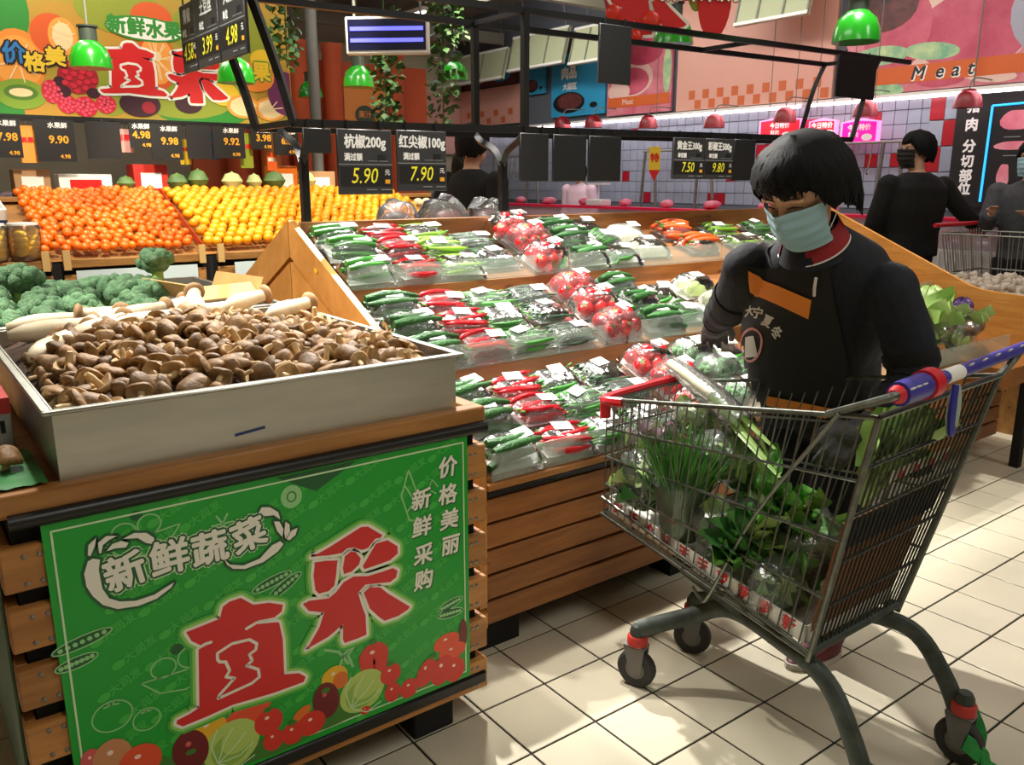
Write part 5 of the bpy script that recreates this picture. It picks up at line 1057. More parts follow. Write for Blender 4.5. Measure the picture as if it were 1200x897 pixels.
mat('mandarin', '#f2700f', .35, var=.08, vs=6, orand=.12, bump=.2, bs=160, coat=.2); mat('orange_fruit', '#f8a010', .35, var=.08, vs=6, orand=.14, bump=.2, bs=140, coat=.2)
def fruit(r, m, n):
    bm = bmesh.new(); bmesh.ops.create_icosphere(bm, subdivisions=2, radius=r)
    for v in bm.verts: v.co.z *= .9
    b = MB(); bm.verts.index_update(); b.add([v.co.copy() for v in bm.verts], [[v.index for v in f.verts] for f in bm.faces]); bm.free(); return b
fm = fruit(.0285, 'mandarin', 0).mesh('mandarin', 'mandarin', ang=80); fo_ = fruit(.034, 'orange_fruit', 0); fo = fo_.mesh('orange', 'orange_fruit', ang=80)
rf = random.Random(4)
def oz(x, y): return OZ_ + .015 + (y - OY) * .38 + .03 * math.sin(PI * (y - OY)) + .012 * noise.noise(V((x * 3, y * 3, 0)))
for j in range(18):
    for i in range(16):
        x = -.475 + i * .0535 + (j % 2) * .028 + rf.uniform(-.014, .014); y = OY + .055 + j * .050 + rf.uniform(-.012, .012)
        place(fm, 'mandarin', None, (x, y, oz(x, y) + .024 + rf.uniform(-.005, .007)), (rf.uniform(0, 3), rf.uniform(0, 3), 0), label='small deep orange mandarin heaped at the left of the citrus stand', cat='mandarin', group='mandarins on the citrus stand')
cells = [(OY + .06 + j * .058 + rf.uniform(-.007, .007), .46 + i * .067 + (j % 2) * .033 + rf.uniform(-.008, .008)) for j in range(15) for i in range(27)]
restb = MB()
for k, (y, x) in enumerate(cells):
    p = (x, y, oz(x, y) + .03 + rf.uniform(-.006, .008))
    if k < 300: place(fo, 'orange', None, p, (rf.uniform(0, 3), rf.uniform(0, 3), 0), label='round golden orange heaped on the right of the citrus stand', cat='orange', group='oranges on the citrus stand')
    else: restb.add([V(v) + V(p) for v in fo_.v], fo_.f)
restb.bld('orange_heap', 'orange_fruit', None, label='upper rows of oranges on the citrus stand', cat='orange', kind='stuff')
mat('divider_red', '#d8401c', .3, trans=.3)
MB().box(-.003, .003, 0, .95, 0, .05).bld('heap_divider', 'divider_red', None, (.415, OY + .04, OZ_ + .02), (math.atan(.38), 0, 0), label='thin red plastic divider between mandarins and oranges', cat='divider')
# clear tubs of yellow fruit at the left end, white-wrapped pears at the right end
film('clear_tub', '#fffdf0', .05, .02, .10, .3, 30); mat('mango', '#ffc400', .4, var=.12, vs=6)
for i, (x, y) in enumerate(((-.745, 4.05), (-.575, 4.06))):
    t = thing('fruit_tub', ('clear tub of yellow fruit at the far left of the citrus stand', 'clear tub of yellow fruit next to the mandarins')[i], 'tub', (x, y, OZ_ + .005)); MB().lathe([(.07, 0), (.084, .02), (.088, .19), (.075, .205)], 18).bld('tub_wall', 'clear_tub', t)
    for k in range(14): MB().ell((.045 * math.cos(k * 2.1), .045 * math.sin(k * 2.1), .03 + .011 * k), (.036, .032, .03), 10, 6).bld('fruit_piece', 'mango', t)
    MB().lathe([(.08, .20), (.08, .212), (1e-4, .216)], 18).bld('lid', 'white', t)
t = thing('open_carton', 'pale open carton with a dark band left of the mandarins', 'box', (-.80, 4.50, 1.075), (.36, 0, .1)); MB().box(-.17, .17, -.15, .15, 0, .012).bld('bottom', 'white', t)
for q in (-1, 1): MB().box(-.006, .006, -.15, .15, .012, .12).bld('side', 'white', t, (q * .164, 0, 0)); MB().box(-.17, .17, -.006, .006, .012, .12).bld('side', 'white', t, (0, q * .144, 0))
MB().box(-.171, .171, -.002, 0, .03, .055).bld('dark_band', 's_plum2' if 's_plum2' in MATS else 'ink_blue', t, (0, -.15, 0))
pm = fruit(.04, 'white', 0).mesh('wrapped_pear', mat('pear_net', '#f4eccb', .6, col2='#e2d79a', vs=10, bump=.4, bs=90), ang=80)
for j in range(7):
    for i in range(6): x = 2.32 + i * .076 + (j % 2) * .035; y = OY + .10 + j * .07; place(pm, 'wrapped_pear', None, (x, y, oz(x, y) + .035), (0, 0, rf.uniform(0, 3)), label='pale net-wrapped pear at the right end of the citrus stand', cat='pear', group='wrapped pears on the citrus stand')
# melons and boxes along the stand's top
mat('melon_green', '#5d7a3c', .5, col2='#3c5a2c', vs=12); mat('melon_pale', '#c2c88e', .5, col2='#a3ac6c', vs=10); mat('box_red', '#c8281c', .5); mat('box_kraft', '#b08860', .7)
for i, (x, m_, r) in enumerate(((.55, 'melon_green', .06), (.70, 'melon_green', .075), (.95, 'melon_pale', .065), (1.12, 'melon_pale', .06), (1.28, 'melon_green', .07), (1.55, 'melon_pale', .07), (.20, 'melon_green', .05))):
    b = MB().lathe([(1e-4, -r), (r * .6, -r * .8), (r, 0), (r * .6, r * .8), (r * .12, r), (r * .1, r * 1.1), (1e-4, r * 1.12)], 18); b.v = [(q[0] * (1.25 - .25 * (i % 2)) * (1 + .03 * math.cos(9 * math.atan2(q[1], q[0]))), q[1], q[2]) for q in b.v]
    b.bld('melon', m_, None, (x, 4.93, 1.235 + r), label='%s melon on the top ledge of the citrus stand' % ('first small green', 'second broad green', 'long pale', 'rounded pale', 'dark oval green', 'last pale', 'smallest green')[i], cat='melon', group='melons on the citrus stand')
O(MB().box(OX0, OX1, OY + .85, OY + 1.06, 1.17, 1.19), 'top_ledge', 'crate_x')
for i, (x, w_, h_, m_, nm) in enumerate(((-.35, .22, .16, 'box_kraft', 'kraft'), (-.02, .34, .13, 'white', 'white'), (.42, .24, .20, 'box_red', 'red'), (-.75, .26, .2, 'box_kraft', 'tall kraft'), (1.45, .2, .2, 'p_orange', 'orange'), (1.75, .26, .16, 'box_kraft', 'wide kraft'))):
    t = thing('fruit_carton', '%s fruit carton stacked behind the citrus heap' % nm, 'box', (x, 5.22, 0)); MB().box(-w_ / 2, w_ / 2, -.1, .1, 0, 1.22).bld('plinth', 'dark_inside', t); MB().box(-w_ / 2, w_ / 2, -.1, .1, 1.22, 1.22 + h_, b=.004).bld('carton_body', m_, t); MB().box(-w_ * .3, w_ * .3, -.102, -.1, 1.25, 1.22 + h_ * .7).bld('carton_label', 'paper' if m_ != 'white' else 'p_red', t)
# ---------------------------------------------------------------- fruit banner
for n, c_ in dict(s_base='#c9b23a', s_lime='#8f9a2a', s_leaf='#2f8a2c', s_orange='#e88a2c', s_deep='#d85a1c', s_peel='#f0a040', s_cream='#f2d8a0', s_kiwi='#7fa028', s_kiwid='#4f7a1c', s_berry='#a01828', s_rasp='#d01c34', s_plum='#3a1020', s_plum2='#6a2a58', s_yel='#e8c42c', s_red='#d01818', s_white='#f0efe0', s_blue='#2c78b8', s_black='#14120c', s_pinkish='#e8506a').items(): mat(n, c_, .45)
fs_ = thing('fruit_banner', 'big fruit banner with red characters hanging above the citrus stand', 'sign', (.4, 5.22, 1.72))
fb_ = MB().box(-1.9, 1.18, 0, .03, 0, 1.05).bld('banner_board', 'banner_mix' if mat('banner_mix', '#cf8a2c', .5, col2='#8a9a2c', vs=2.2) else 0, fs_)
MB().box(-1.9, 1.18, -.012, .0, -.02, .015).bld('lower_trim', 'black_paint', fs_)
MB().box(-1.9, 1.18, -.205, -.185, -.012, .008).bld('tag_rail', 'black_paint', fs_)
for x in (-1.0, -.2, .6): MB().box(x, x + .012, -.19, 0, -.010, .004).bld('rail_bracket', 'black_paint', fs_)
BL = lambda k: facing(-.4, -.0015 - .0012 * k, -1.72)
def bcl(poly): return [(max(-1.48, min(1.57, a)), max(1.735, min(2.765, b_))) for a, b_ in poly]
for k, (u, v, ru, rv, ro, m_) in enumerate(FRUIT_BACK): shape2d([bcl(disc(u, v, ru, rv))], m_, fs_, BL(.1 + .1 * k), name='printed_leaf')
for k, (u, v, ru, rv, ro, m_) in enumerate(FRUIT_SHAPES): shape2d([bcl(disc(u, v, ru, rv))], m_, fs_, BL(1 + .1 * k), name='printed_fruit')
for k in range(9):
    a = k * 2 * PI / 9; shape2d([stroke([(.555 + .02 * math.cos(a), 2.17 + .03 * math.sin(a)), (.555 + .10 * math.cos(a), 2.17 + .15 * math.sin(a))], .006)], 's_cream', fs_, BL(4.6), name='printed_fruit')
rdp = random.Random(12)
for u, v, ru, rv, ro, m_ in FRUIT_SHAPES:
    if m_ in ('s_rasp', 's_berry') and ru > .05:
        for k in range(16):
            q = math.sqrt((k + .5) / 16) * .85; a = k * 2.4; shape2d([bcl(disc(u + ru * q * math.cos(a), v + rv * q * math.sin(a), ru * .16, rv * .16, n=8))], 's_rasp' if m_ == 's_berry' else 's_pinkish', fs_, BL(4.5), name='printed_fruit')
    if m_ == 's_peel' and ru > .09:
        for k in range(8): a = k * PI / 4 + .2; band([(u + ru * .2 * math.cos(a), v + rv * .2 * math.sin(a)), (u + ru * .8 * math.cos(a), v + rv * .8 * math.sin(a))], .008, 's_cream', fs_, BL(4.4), False, 'printed_fruit')
def btext(ch, u, v, s_, layers, rot=0., k0=5.):
    for k, (m_, o_) in enumerate(layers): text(ch, s_, m_, fs_, BL(k0 + .4 * k) @ Matrix.Translation((u, v, 0)) @ Matrix.Rotation(rot, 4, 'Z'), o_)
shape2d([bcl(disc(.50, 2.365, .27, .085, -.03))], 's_leaf', fs_, BL(4.7), name='heading_swoosh'); shape2d([bcl(disc(.50, 2.365, .255, .072, -.03))], 's_white', fs_, BL(4.8), name='heading_swoosh')
for ch, u, v in zip('新鲜水果', (.31, .44, .566, .69), (2.372, 2.366, 2.360, 2.366)): btext(ch, u, v, .125, (('s_leaf', .006),))
def brush(polys, u, v, sc_, k0):
    """the same brush-written characters as on the crate board, rescaled about their centre"""
    al = [q for p in polys for q in p]; ax_ = (min(q[0] for q in al) + max(q[0] for q in al)) / 2; ay_ = (min(q[1] for q in al) + max(q[1] for q in al)) / 2
    for p in polys:
        p2 = [(u + (a - ax_) * sc_[0], v + (c_ - ay_) * sc_[1]) for a, c_ in p]; band(p2, .034, 's_white', fs_, BL(k0), True, 'character_edge'); shape2d([p2], 's_red', fs_, BL(k0 + 1.2), 0, 'character')
    return ax_, ay_
ax_, ay_ = brush(POSTER_ZHI, .385, 2.085, (1.75, 1.55), 5.); band([(.385 + (a - ax_) * 1.75, 2.085 + (c_ - ay_) * 1.55) for a, c_ in POSTER_ZCL], .016, 's_white', fs_, BL(7.4), True, 'character_edge'); brush(POSTER_CAI, .845, 2.075, (1.75, 1.6), 5.)
btext('价', -.351, 2.125, .14, (('s_black', .018), ('s_blue', .004))); btext('格', -.235, 2.075, .13, (('s_black', .016), ('s_yel', .005))); btext('美', -.105, 2.12, .13, (('s_black', .016), ('s_yel', .005))); btext('果', 1.34, 2.125, .15, (('s_leaf', .016), ('s_yel', .006)))
TAGW = ('below the raspberries at the left', None, 'small one under the plum', 'wide one in the middle', None, 'below the orange slices', 'small one near the canopy arm', 'at the right end of the rail', 'at the left frame edge')
for i, (x, w_, h_, tx) in enumerate(((-.20, .24, .27, '9.90'), (.10, .22, .25, None), (.33, .12, .17, '4.98'), (.52, .22, .25, '9.98'), (.75, .18, .24, None), (.97, .24, .23, '9.92'), (1.22, .16, .16, '3.98'), (1.42, .2, .2, '6.98'), (-.5, .2, .25, '7.98'))):
    t = thing('fruit_price_tag', ('black price tag reading %s, %s' % (tx, TAGW[i])) if tx else 'blank black price tag below the banner, %s' % ('under the strawberries' if x < .3 else 'under the dark plum'), 'price sign', (x, 5.0, 1.70 - h_), 0, 'price tags below the fruit banner')
    MB().box(-w_ / 2, w_ / 2, -.004, .004, 0, h_).bld('panel', 'board_black', t); MB().tube([(0, 0, h_), (0, .025, h_ + .022)], .003, 5).bld('hook', 'black_paint', t)
    if tx: text('水果鲜', .04, 'chalk', t, facing(.02, -.005, h_ * .86), .0012); text(tx, .07, 'flip_amber', t, facing(.02, -.005, h_ * .52), .002); text('4.98', .035, 'flip_amber', t, facing(.05, -.005, h_ * .12), .001)
for i, (x, w_, z0, z1, m_, nm) in enumerate(((.24, .13, 1.50, 1.66, 'm_blush', 'blush'), (.66, .08, 1.42, 1.60, 's_yel', 'yellow'), (.86, .10, 1.46, 1.66, 's_blue', 'blue'), (1.12, .10, 1.40, 1.66, 's_lime', 'leaf green'), (-.36, .10, 1.42, 1.66, 's_peel', 'peach'), (1.32, .08, 1.38, 1.52, 's_deep', 'deep orange'))):
    if i == 0: mat('m_blush', '#c89a94', .6)
    t = thing('hanging_card', '%s promotion card hung among the fruit price tags' % nm, 'sign', (x, 5.06, z0)); MB().box(-w_ / 2, w_ / 2, -.002, .002, 0, z1 - z0).bld('card', m_, t); MB().tube([(0, 0, z1 - z0), (0, -.03, 1.715 - z0)], .002, 4).bld('string', 'hanger_grey', t); text('鲜果', min(w_ * .4, .05), 's_red' if m_ != 's_deep' else 's_white', t, facing(0, -.003, (z1 - z0) * .6), .002)
for x in (-.3, 1.2): MB().tube([(x, 5.235, 2.77), (x, 5.235, 3.6)], .008, 6).bld('rod', 'hanger_grey', fs_, (-.4, -5.22, -1.72))
# ---------------------------------------------------------------- orange kiosk wall with round pillars, far back
mat('kiosk', '#c2552c', .6, var=.12, vs=2); mat('kiosk_hi', '#d98840', .6); mat('kiosk_dk', '#3a4a3c', .6)
kx = thing('juice_kiosk', 'orange kiosk with round pillars and an oval dark sign at the back', 'kiosk', (2.95, 7.2, 0))
MB().box(-1.6, 1.1, 0, .1, 0, 2.55).bld('kiosk_wall', 'kiosk', kx)
for x, m_ in ((-1.2, 'kiosk'), (-.85, 'kiosk_hi'), (-.50, 'kiosk'), (-.12, 'kiosk'), (.62, 'kiosk')): MB().lathe([(.10, 0), (.10, 2.6), (.11, 2.62), (.11, 2.7)], 14).bld('pillar', m_, kx, (x, -.12, 0))
MB().box(-.02, .5, -.16, -.06, 0, 2.3).bld('front_panel', 'kiosk_hi', kx); shape2d([disc(.22, 2.0, .12, .10)], 'kiosk_dk', kx, facing(0, -.165, 0), name='oval_sign'); text('果汁', .08, 'kiosk_hi', kx, facing(.22, -.168, 2.0), .002); text('Qinty', .13, 'kiosk_dk', kx, facing(.24, -.165, 1.78), .002)
MB().box(-1.5, .9, -.4, -.2, 0, 1.1).bld('counter', 'kiosk', kx); 
MB().tube([(-.62, -.9, 0), (-.62, -.9, 3.6)], .05, 10).bld('column', 'hanger_grey', None , (2.75, 6.9, 0), label='slim grey column before the orange kiosk', cat='column')
# ---------------------------------------------------------------- hanging lamps, display, vines
mat('lamp_green', '#1f8f1c', .25, coat=.5); mat('lamp_in', '#fff3d0', .4, emit=2.5); mat('lamp_neck', '#3a443c', .5); mat('lamp_red', '#7e0a16', .4)
def lamp(label, loc, r, m, neck=True, group=None):
    t = thing('pendant_lamp', label, 'lamp', loc, 0, group); MB().lathe([(r, 0), (r * .99, r * .12), (r * .95, r * .5), (r * .78, r * .95), (r * .45, r * 1.25), (r * .38, r * 1.3)], 22).bld('shade', m, t)
    MB().lathe([(r * .92, r * .02), (r * .9, r * .07), (1e-4, r * .08)], 20).bld('light_disc', 'lamp_in', t)
    if neck: MB().lathe([(r * .42, r * 1.28), (r * .42, r * 1.9), (r * .5, r * 1.92), (r * .5, r * 2.0)], 12).bld('neck', 'lamp_neck', t)
    z_ = 3.6 - loc[2]
    if neck: MB().tube([(0, 0, r * 1.3), (0, 0, z_)], .006, 5).bld('cord', 'hanger_grey', t)
    else: MB().tube(curve([(0, 0, r * 1.2), (.02, 0, r * 1.2 + .06), (.10, 0, r * 1.2 + .10), (6.0 - loc[0], 0, r * 1.2 + .10)], 4), .006, 5).bld('wall_arm', 'hanger_grey', t)
    return t
lamp('green dome pendant lamp before the red character of the fruit banner', (-.13, 4.0, 1.93), .115, 'lamp_green'); lamp('green pendant lamp behind the left price boards of the canopy', (.60, 3.70, 1.87), .11, 'lamp_green')
lamp('far small green pendant lamp left of the electronic display', (2.26, 6.38, 2.08), .115, 'lamp_green'); lamp('green pendant lamp hanging below the electronic display', (1.77, 4.41, 1.98), .115, 'lamp_green'); lamp('green pendant lamp just right of the leafy vine', (2.81, 4.70, 2.12), .115, 'lamp_green'); lamp('large green pendant lamp at the top right by the meat sign', (2.54, .855, 1.93), .108, 'lamp_green')
lamp('green pendant lamp glowing behind the red hanging sign', (2.75, 2.2, 2.1), .12, 'lamp_green')
t = thing('led_display', 'hanging electronic display with two glowing blue lines', 'screen', (1.36, 3.2, 2.04), (0, 0, -.72))
MB().box(-.25, .25, -.03, .03, 0, .21, b=.006).bld('casing', 'white', t); MB().box(-.235, .235, -.034, -.03, .02, .195).bld('screen', mat('led_screen', '#14163a', .3), t)
for z in (.065, .13): MB().box(-.22, .22, -.037, -.034, z, z + .022).bld('light_bar', mat('led_blue', '#5a5cff', .4, emit=2.2) if z < .1 else 'led_blue', t)
for x in (-.2, .2): MB().tube([(x, 0, .21), (x, 0, 1.56)], .008, 6).bld('rod', 'hanger_grey', t)
mat('vine', '#3f6a2c', .6, col2='#27481c', vs=20, orand=.1)
for i, (x, y, z0, z1) in enumerate(((1.56, 3.62, 1.62, 2.35), (1.88, 3.42, 1.64, 3.0), (1.95, 3.40, 2.2, 3.0), (1.30, 4.6, 2.1, 3.0))):
    t = thing('ivy_garland', ('short ivy garland hanging below the electronic display', 'long ivy garland hanging right of the electronic display', 'short upper ivy garland behind the long one', 'ivy garland over the far green lamp')[i], 'garland', (x, y, z0)); MB().tube([(0, 0, 0), (.01, 0, (z1 - z0) / 2), (0, 0, 3.6 - z0)], .005, 5).bld('stem', 'vine', t)
    b = MB(); r = random.Random(i)
    for k in range(300):
        z = r.uniform(0, z1 - z0); a = r.uniform(0, 6.28); d = r.uniform(.01, .10); M = Matrix.Translation((d * math.cos(a), d * math.sin(a), z)) @ Euler((r.uniform(-1, 1), r.uniform(-1, 1), a)).to_matrix().to_4x4(); s_ = r.uniform(.026, .046)
        b.add([(0, -s_ * .2, 0), (s_ * .8, -s_ * .6, .004), (s_ * 1.5, 0, -.004), (s_ * .8, s_ * .6, .004), (0, s_ * .2, 0)], [(0, 1, 2, 3, 4)], 0, M)
    b.bld('leaves', 'vine', t, kind='stuff')
# red hanging sign cut off by the frame's top
t = thing('hanging_sign', 'red hanging vegetable sign with white lettering over the display', 'sign', (2.10, 1.62, 1.98), (0, 0, -.62))
MB().prism(disc(.22, .22, .085, .2, 0, 24), -.008, .008, M=facing(0, 0, 0)).bld('pepper_panel', 's_red', t); MB().prism(disc(.13, .28, .05, .13, 0, 16), -.012, -.004, M=facing(0, 0, 0)).bld('leaf_panel', 's_lime', t)
MB().prism([(-.34, .22), (-.30, .06), (-.22, .10), (-.17, .04), (-.10, .05), (-.06, .12), (-.04, .30), (.2, .46), (-.3, .46)], -.008, .008, M=facing(0, 0, 0)).bld('board', 's_berry', t)
for x, z, r in ((-.22, .055, .045), (-.29, .14, .04), (-.10, .10, .05), (-.17, .03, .03)): MB().ell((x, -.015, z), (r, .02, r), 12, 8).bld('tomato', 'p_tomato', t)
for p in POSTER_CAI:
    p2 = [(-.19 + (a - .095) * 1.6, .20 + (c_ - .31) * 1.5) for a, c_ in p]; band(p2, .03, 's_white', t, facing(0, -.010, 0), True, 'character_edge'); shape2d([p2], 's_red', t, facing(0, -.0115, 0), 0, 'character')

text('新鲜采购', .105, 's_berry', t, facing(.14, -.0135, .235), .008); text('新鲜采购', .105, 's_white', t, facing(.14, -.0150, .235), .003)
for x in (-.2, .2): MB().tube([(x, 0, .38), (x, 0, 1.62)], .005, 5).bld('rod', 'hanger_grey', t)
# ceiling ducts, beams and pale soffit frames
mat('beam', '#8a8778', .6); mat('soffit', '#b9bf9c', .6); mat('tube_on', '#ffffff', .4, emit=6)
for i, (x, w_) in enumerate(((.2, .1), (1.6, .14), (3.0, .1), (4.4, .14))): MB().box(x, x + w_, -3.9, 9.4, 3.25, 3.4).bld('trim_%d' % (i + 1), 'beam', kind='structure')
for i, y in enumerate((2.6, 5.6, 8.2)): MB().box(-3.9, 5.9, y, y + .1, 3.1, 3.24).bld('trim_%d' % (i + 5), 'beam', kind='structure')
for i, (x, y) in enumerate(((1.2, 6.4), (2.4, 8.4), (3.6, 4.4), (3.7, 7.2), (.4, 7.6))):
    t = thing('tube_light', 'glowing ceiling tube light, %s' % ('above the citrus stand', 'before the kiosk', 'over the meat aisle', 'far along the meat aisle', 'above the fruit banner')[i], 'light', (x, y, 3.02)); MB().box(-.04, .04, -.6, .6, .03, .07).bld('housing', 'white', t); MB().tube([(0, -.58, .02), (0, .58, .02)], .016, 8).bld('tube', 'tube_on', t)
    for q in (-.4, .4): MB().tube([(0, q, .07), (0, q, .58)], .004, 5).bld('wire', 'hanger_grey', t)
for i, (y0, y1, z0, z1) in enumerate(((5.5, 6.4, 2.62, 3.05), (6.5, 7.6, 2.66, 3.1), (7.7, 9.3, 2.6, 3.0), (3.2, 4.0, 2.72, 3.2))):
    t = thing('soffit_panel', 'pale green framed soffit panel above the meat posters, %s' % ('over the pork photo', 'over the blue poster', 'farthest one', 'above the checked panel')[i], 'panel', (5.5, (y0 + y1) / 2, z0), (0, .25, 0)); h_ = (y1 - y0) / 2
    MB().box(0, .03, -h_, h_, 0, z1 - z0).bld('panel', 'soffit', t)
    for a in (-h_, -h_ * .35, h_ * .35, h_ - .02): MB().box(-.012, 0, a, a + .02, 0, z1 - z0).bld('batten', 'beam', t)
    for a in (-h_ * .7, h_ * .7): MB().tube([(.1, a, z1 - z0 - .03), (-.2 + .0, a, 3.75 - z0)], .006, 5).bld('hanger_rod', 'hanger_grey', t)
    for a in (0, z1 - z0 - .03): MB().box(-.014, 0, -h_, h_, a, a + .03).bld('frame_rail', 'white', t)

mat('cream_wall', '#cfc6a8', .7); mat('pink_wall', '#dba89c', .7)
MB().box(3.6, 5.98, 9.38, 9.42, 2.55, 3.1).bld('trim_8', 'cream_wall', kind='structure'); MB().box(3.6, 5.98, 9.40, 9.44, 1.7, 2.55).bld('trim_9', 'pink_wall', kind='structure')
# ---------------------------------------------------------------- meat department along the right wall
mat('tile_white', '#939cab', .25, var=.05, vs=3, orand=.05); mat('tile_red', '#a01828', .3); mat('tile_joint', '#5f646e', .8); mat('m_pink', '#e0a898', .5); mat('m_check', '#d06a3c', .5); mat('m_orange', '#d8662c', .5); mat('m_meat', '#c8506a', .5, col2='#e8a0a8', vs=3); mat('m_meat2', '#b83858', .5, col2='#d86a80', vs=3); mat('m_fat', '#e8c4b8', .5); mat('m_leek', '#5fae8c', .5, col2='#cfe0a8', vs=8); mat('m_blue', '#2c9ccc', .5); mat('m_dark', '#2a1a1c', .5, col2='#7a3a3a', vs=8); mat('m_plate', '#a8a8b8', .5)
WX = 6.0
wr_ = MB().box(WX, WX + .1, -4, 9.5, 0, 3.6).bld('wall_right', 'tile_joint', kind='structure')
tw = MB().box(-.008, 0, -.0575, .0575, -.0575, .0575, b=.002).mesh('tile', 'tile_white'); tr_ = MB().box(-.008, 0, -.0575, .0575, -.0575, .0575, b=.002).mesh('tile', 'tile_red')
rt = random.Random(2); nfar = MB()
for j in range(8):
    for i in range(62):
        y = 2.05 + i * .12; z = 1.12 + j * .12
        if i < 34: place(tr_ if rt.random() < .06 else tw, 'tile', wr_, (WX, y, z))
        else: nfar.box(WX - .008, WX, y - .0575, y + .0575, z - .0575, z + .0575)
nfar.bld('tile_field', 'tile_white', wr_, kind='stuff')
for j in range(4):
    for i in range(2):
        q = tr_ if (i + j) % 2 == 0 and j < 3 else tw; o = place(q, 'tile', wr_, (WX - .012, 2.21 - i * .125, 1.9 - j * .21)); o.scale = (1, 1.06, 1.75)
def fascia(name, label, y0, y1, z0, z1, m, th=.03):
    """flat sign on the wall; children are laid out with u to the viewer's right from the sign's centre"""
    t = thing(name, label, 'sign', (WX - .02, (y0 + y1) / 2, z0), (0, 0, -PI / 2)); w_ = abs(y0 - y1)
    MB().box(-w_ / 2, w_ / 2, -th, 0, 0, z1 - z0).bld('board', m, t); return t, (y0 + y1) / 2, z0
def fl_(k): return facing(0, -.0315 - .0008 * k, 0)
def put(t, yc, zc, polys, m, k, nm='print_shape'): return shape2d([[(yc - a, b_ - zc) for a, b_ in p] for p in polys], m, t, fl_(k), name=nm)
t, yc, zc = fascia('checked_panel', 'pale pink wall panel with two rows of orange checks', 3.20, 5.10, 2.045, 3.3, 'm_pink')
for i in range(9):
    for r_ in range(2):
        y = 4.92 - i * .19 - r_ * .085; z = 2.245 - r_ * .10 + .0 * i; put(t, yc, zc, [[(y, z), (y - .085, z), (y - .085, z - .09), (y, z - .09)]], 'm_check', 1, 'check')
t, yc, zc = fascia('meat_banner', 'large pork banner with an orange band reading Meat', .2, 3.08, 2.045, 3.3, 'm_meat')
for k, (y, z, ry, rz, m_) in enumerate(((2.05, 2.52, .55, .42, 'm_fat'), (2.0, 2.46, .46, .30, 'm_meat2'), (2.62, 2.55, .30, .35, 'm_meat2'), (2.75, 2.75, .3, .2, 'm_dark'), (1.35, 2.55, .36, .34, 'm_plate'), (1.30, 2.62, .28, .2, 'm_meat2'), (2.75, 2.36, .26, .08, 'm_leek'), (2.3, 2.35, .24, .07, 'm_leek'), (2.72, 2.10, .22, .06, 'm_leek'), (2.2, 2.09, .2, .05, 'm_meat2'), (1.8, 2.08, .2, .05, 'm_fat'))): put(t, yc, zc, [disc(y, max(z, 2.11 if rz < .06 else z), ry, rz, .1 * (k % 3))], m_, 1 + .2 * k, 'printed_meat')
put(t, yc, zc, [[(3.04, 2.115), (.25, 2.115), (.25, 2.255), (3.04, 2.255)]], 'm_orange', 4)
for ch, y in zip('Meat', (2.40, 2.215, 2.085, 1.965)): text(ch, .15, 'paper', t, fl_(4.4) @ Matrix.Translation((yc - y + .006, 2.178 - zc, 0)), .010, .2); text(ch, .15, 'board_grey', t, fl_(5) @ Matrix.Translation((yc - y, 2.182 - zc, 0)), .003, .2)
t, yc, zc = fascia('pork_banner', 'narrow pork photo banner with an orange band beside the blue poster', 5.18, 6.20, 2.06, 2.95, 'm_meat')
for k, (y, z, ry, rz, m_) in enumerate(((5.8, 2.45, .34, .2, 'm_fat'), (5.8, 2.42, .28, .15, 'm_meat2'), (5.62, 2.72, .30, .14, 'm_meat2'), (5.25, 2.5, .06, .25, 'm_leek'), (6.0, 2.32, .18, .10, 'm_fat'))): put(t, yc, zc, [disc(y, z, ry, rz)], m_, 1 + .2 * k, 'printed_meat')
put(t, yc, zc, [[(6.18, 2.145), (5.2, 2.145), (5.2, 2.258), (6.18, 2.258)]], 'm_orange', 3); text('Meat', .09, 'm_fat', t, fl_(3.4) @ Matrix.Translation((yc - 5.85, 2.2 - zc, 0)), .002)
def blue_poster(label, y0, y1, z0, z1, lines=True):
    t, yc, zc = fascia('meat_poster', label, y0, y1, z0, z1, 'm_blue'); w_, h_ = y1 - y0, z1 - z0
    put(t, yc, zc, [disc(y1 - w_ * .34, z0 + h_ * .22, w_ * .30, h_ * .17)], 'board_black', 1); put(t, yc, zc, [disc(y1 - w_ * .36, z0 + h_ * .24, w_ * .24, h_ * .13)], 'm_dark', 1.4); put(t, yc, zc, [disc(y0 + w_ * .2, z0 + h_ * .15, w_ * .07, h_ * .045)], 'board_black', 1)
    if lines: text('肉品', h_ * .20, 'paper', t, fl_(1.2) @ Matrix.Translation((yc - (y1 - w_ * .34), h_ * .68, 0)), .008); text('大甜区', h_ * .12, 'paper', t, fl_(1.2) @ Matrix.Translation((yc - (y1 - w_ * .36), h_ * .47, 0)), .004)
    return t
blue_poster('bright blue meat poster with white characters on the right wall', 6.24, 7.25, 2.10, 2.85); blue_poster('far blue meat poster partly behind the canopy upright', 7.38, 7.80, 2.42, 2.90, False)
t, yc, zc = fascia('pink_panel', 'pale pink far wall panel with orange checks behind the canopy uprights', 7.85, 9.4, 2.08, 2.58, 'm_pink')
for i in range(7): put(t, yc, zc, [[(9.2 - i * .17, 2.28 - .1 * (i % 2)), (9.1 - i * .17, 2.28 - .1 * (i % 2)), (9.1 - i * .17, 2.2 - .1 * (i % 2)), (9.2 - i * .17, 2.2 - .1 * (i % 2))]], 'm_check', 1, 'check')
t, yc, zc = fascia('meat_poster', 'far dark meat photo poster above the pink panel', 8.0, 9.3, 2.60, 2.95, 'm_dark'); put(t, yc, zc, [disc(8.9, 2.76, .22, .12)], 'm_meat2', 1); put(t, yc, zc, [disc(8.35, 2.76, .24, .12)], 'm_blue', 1)
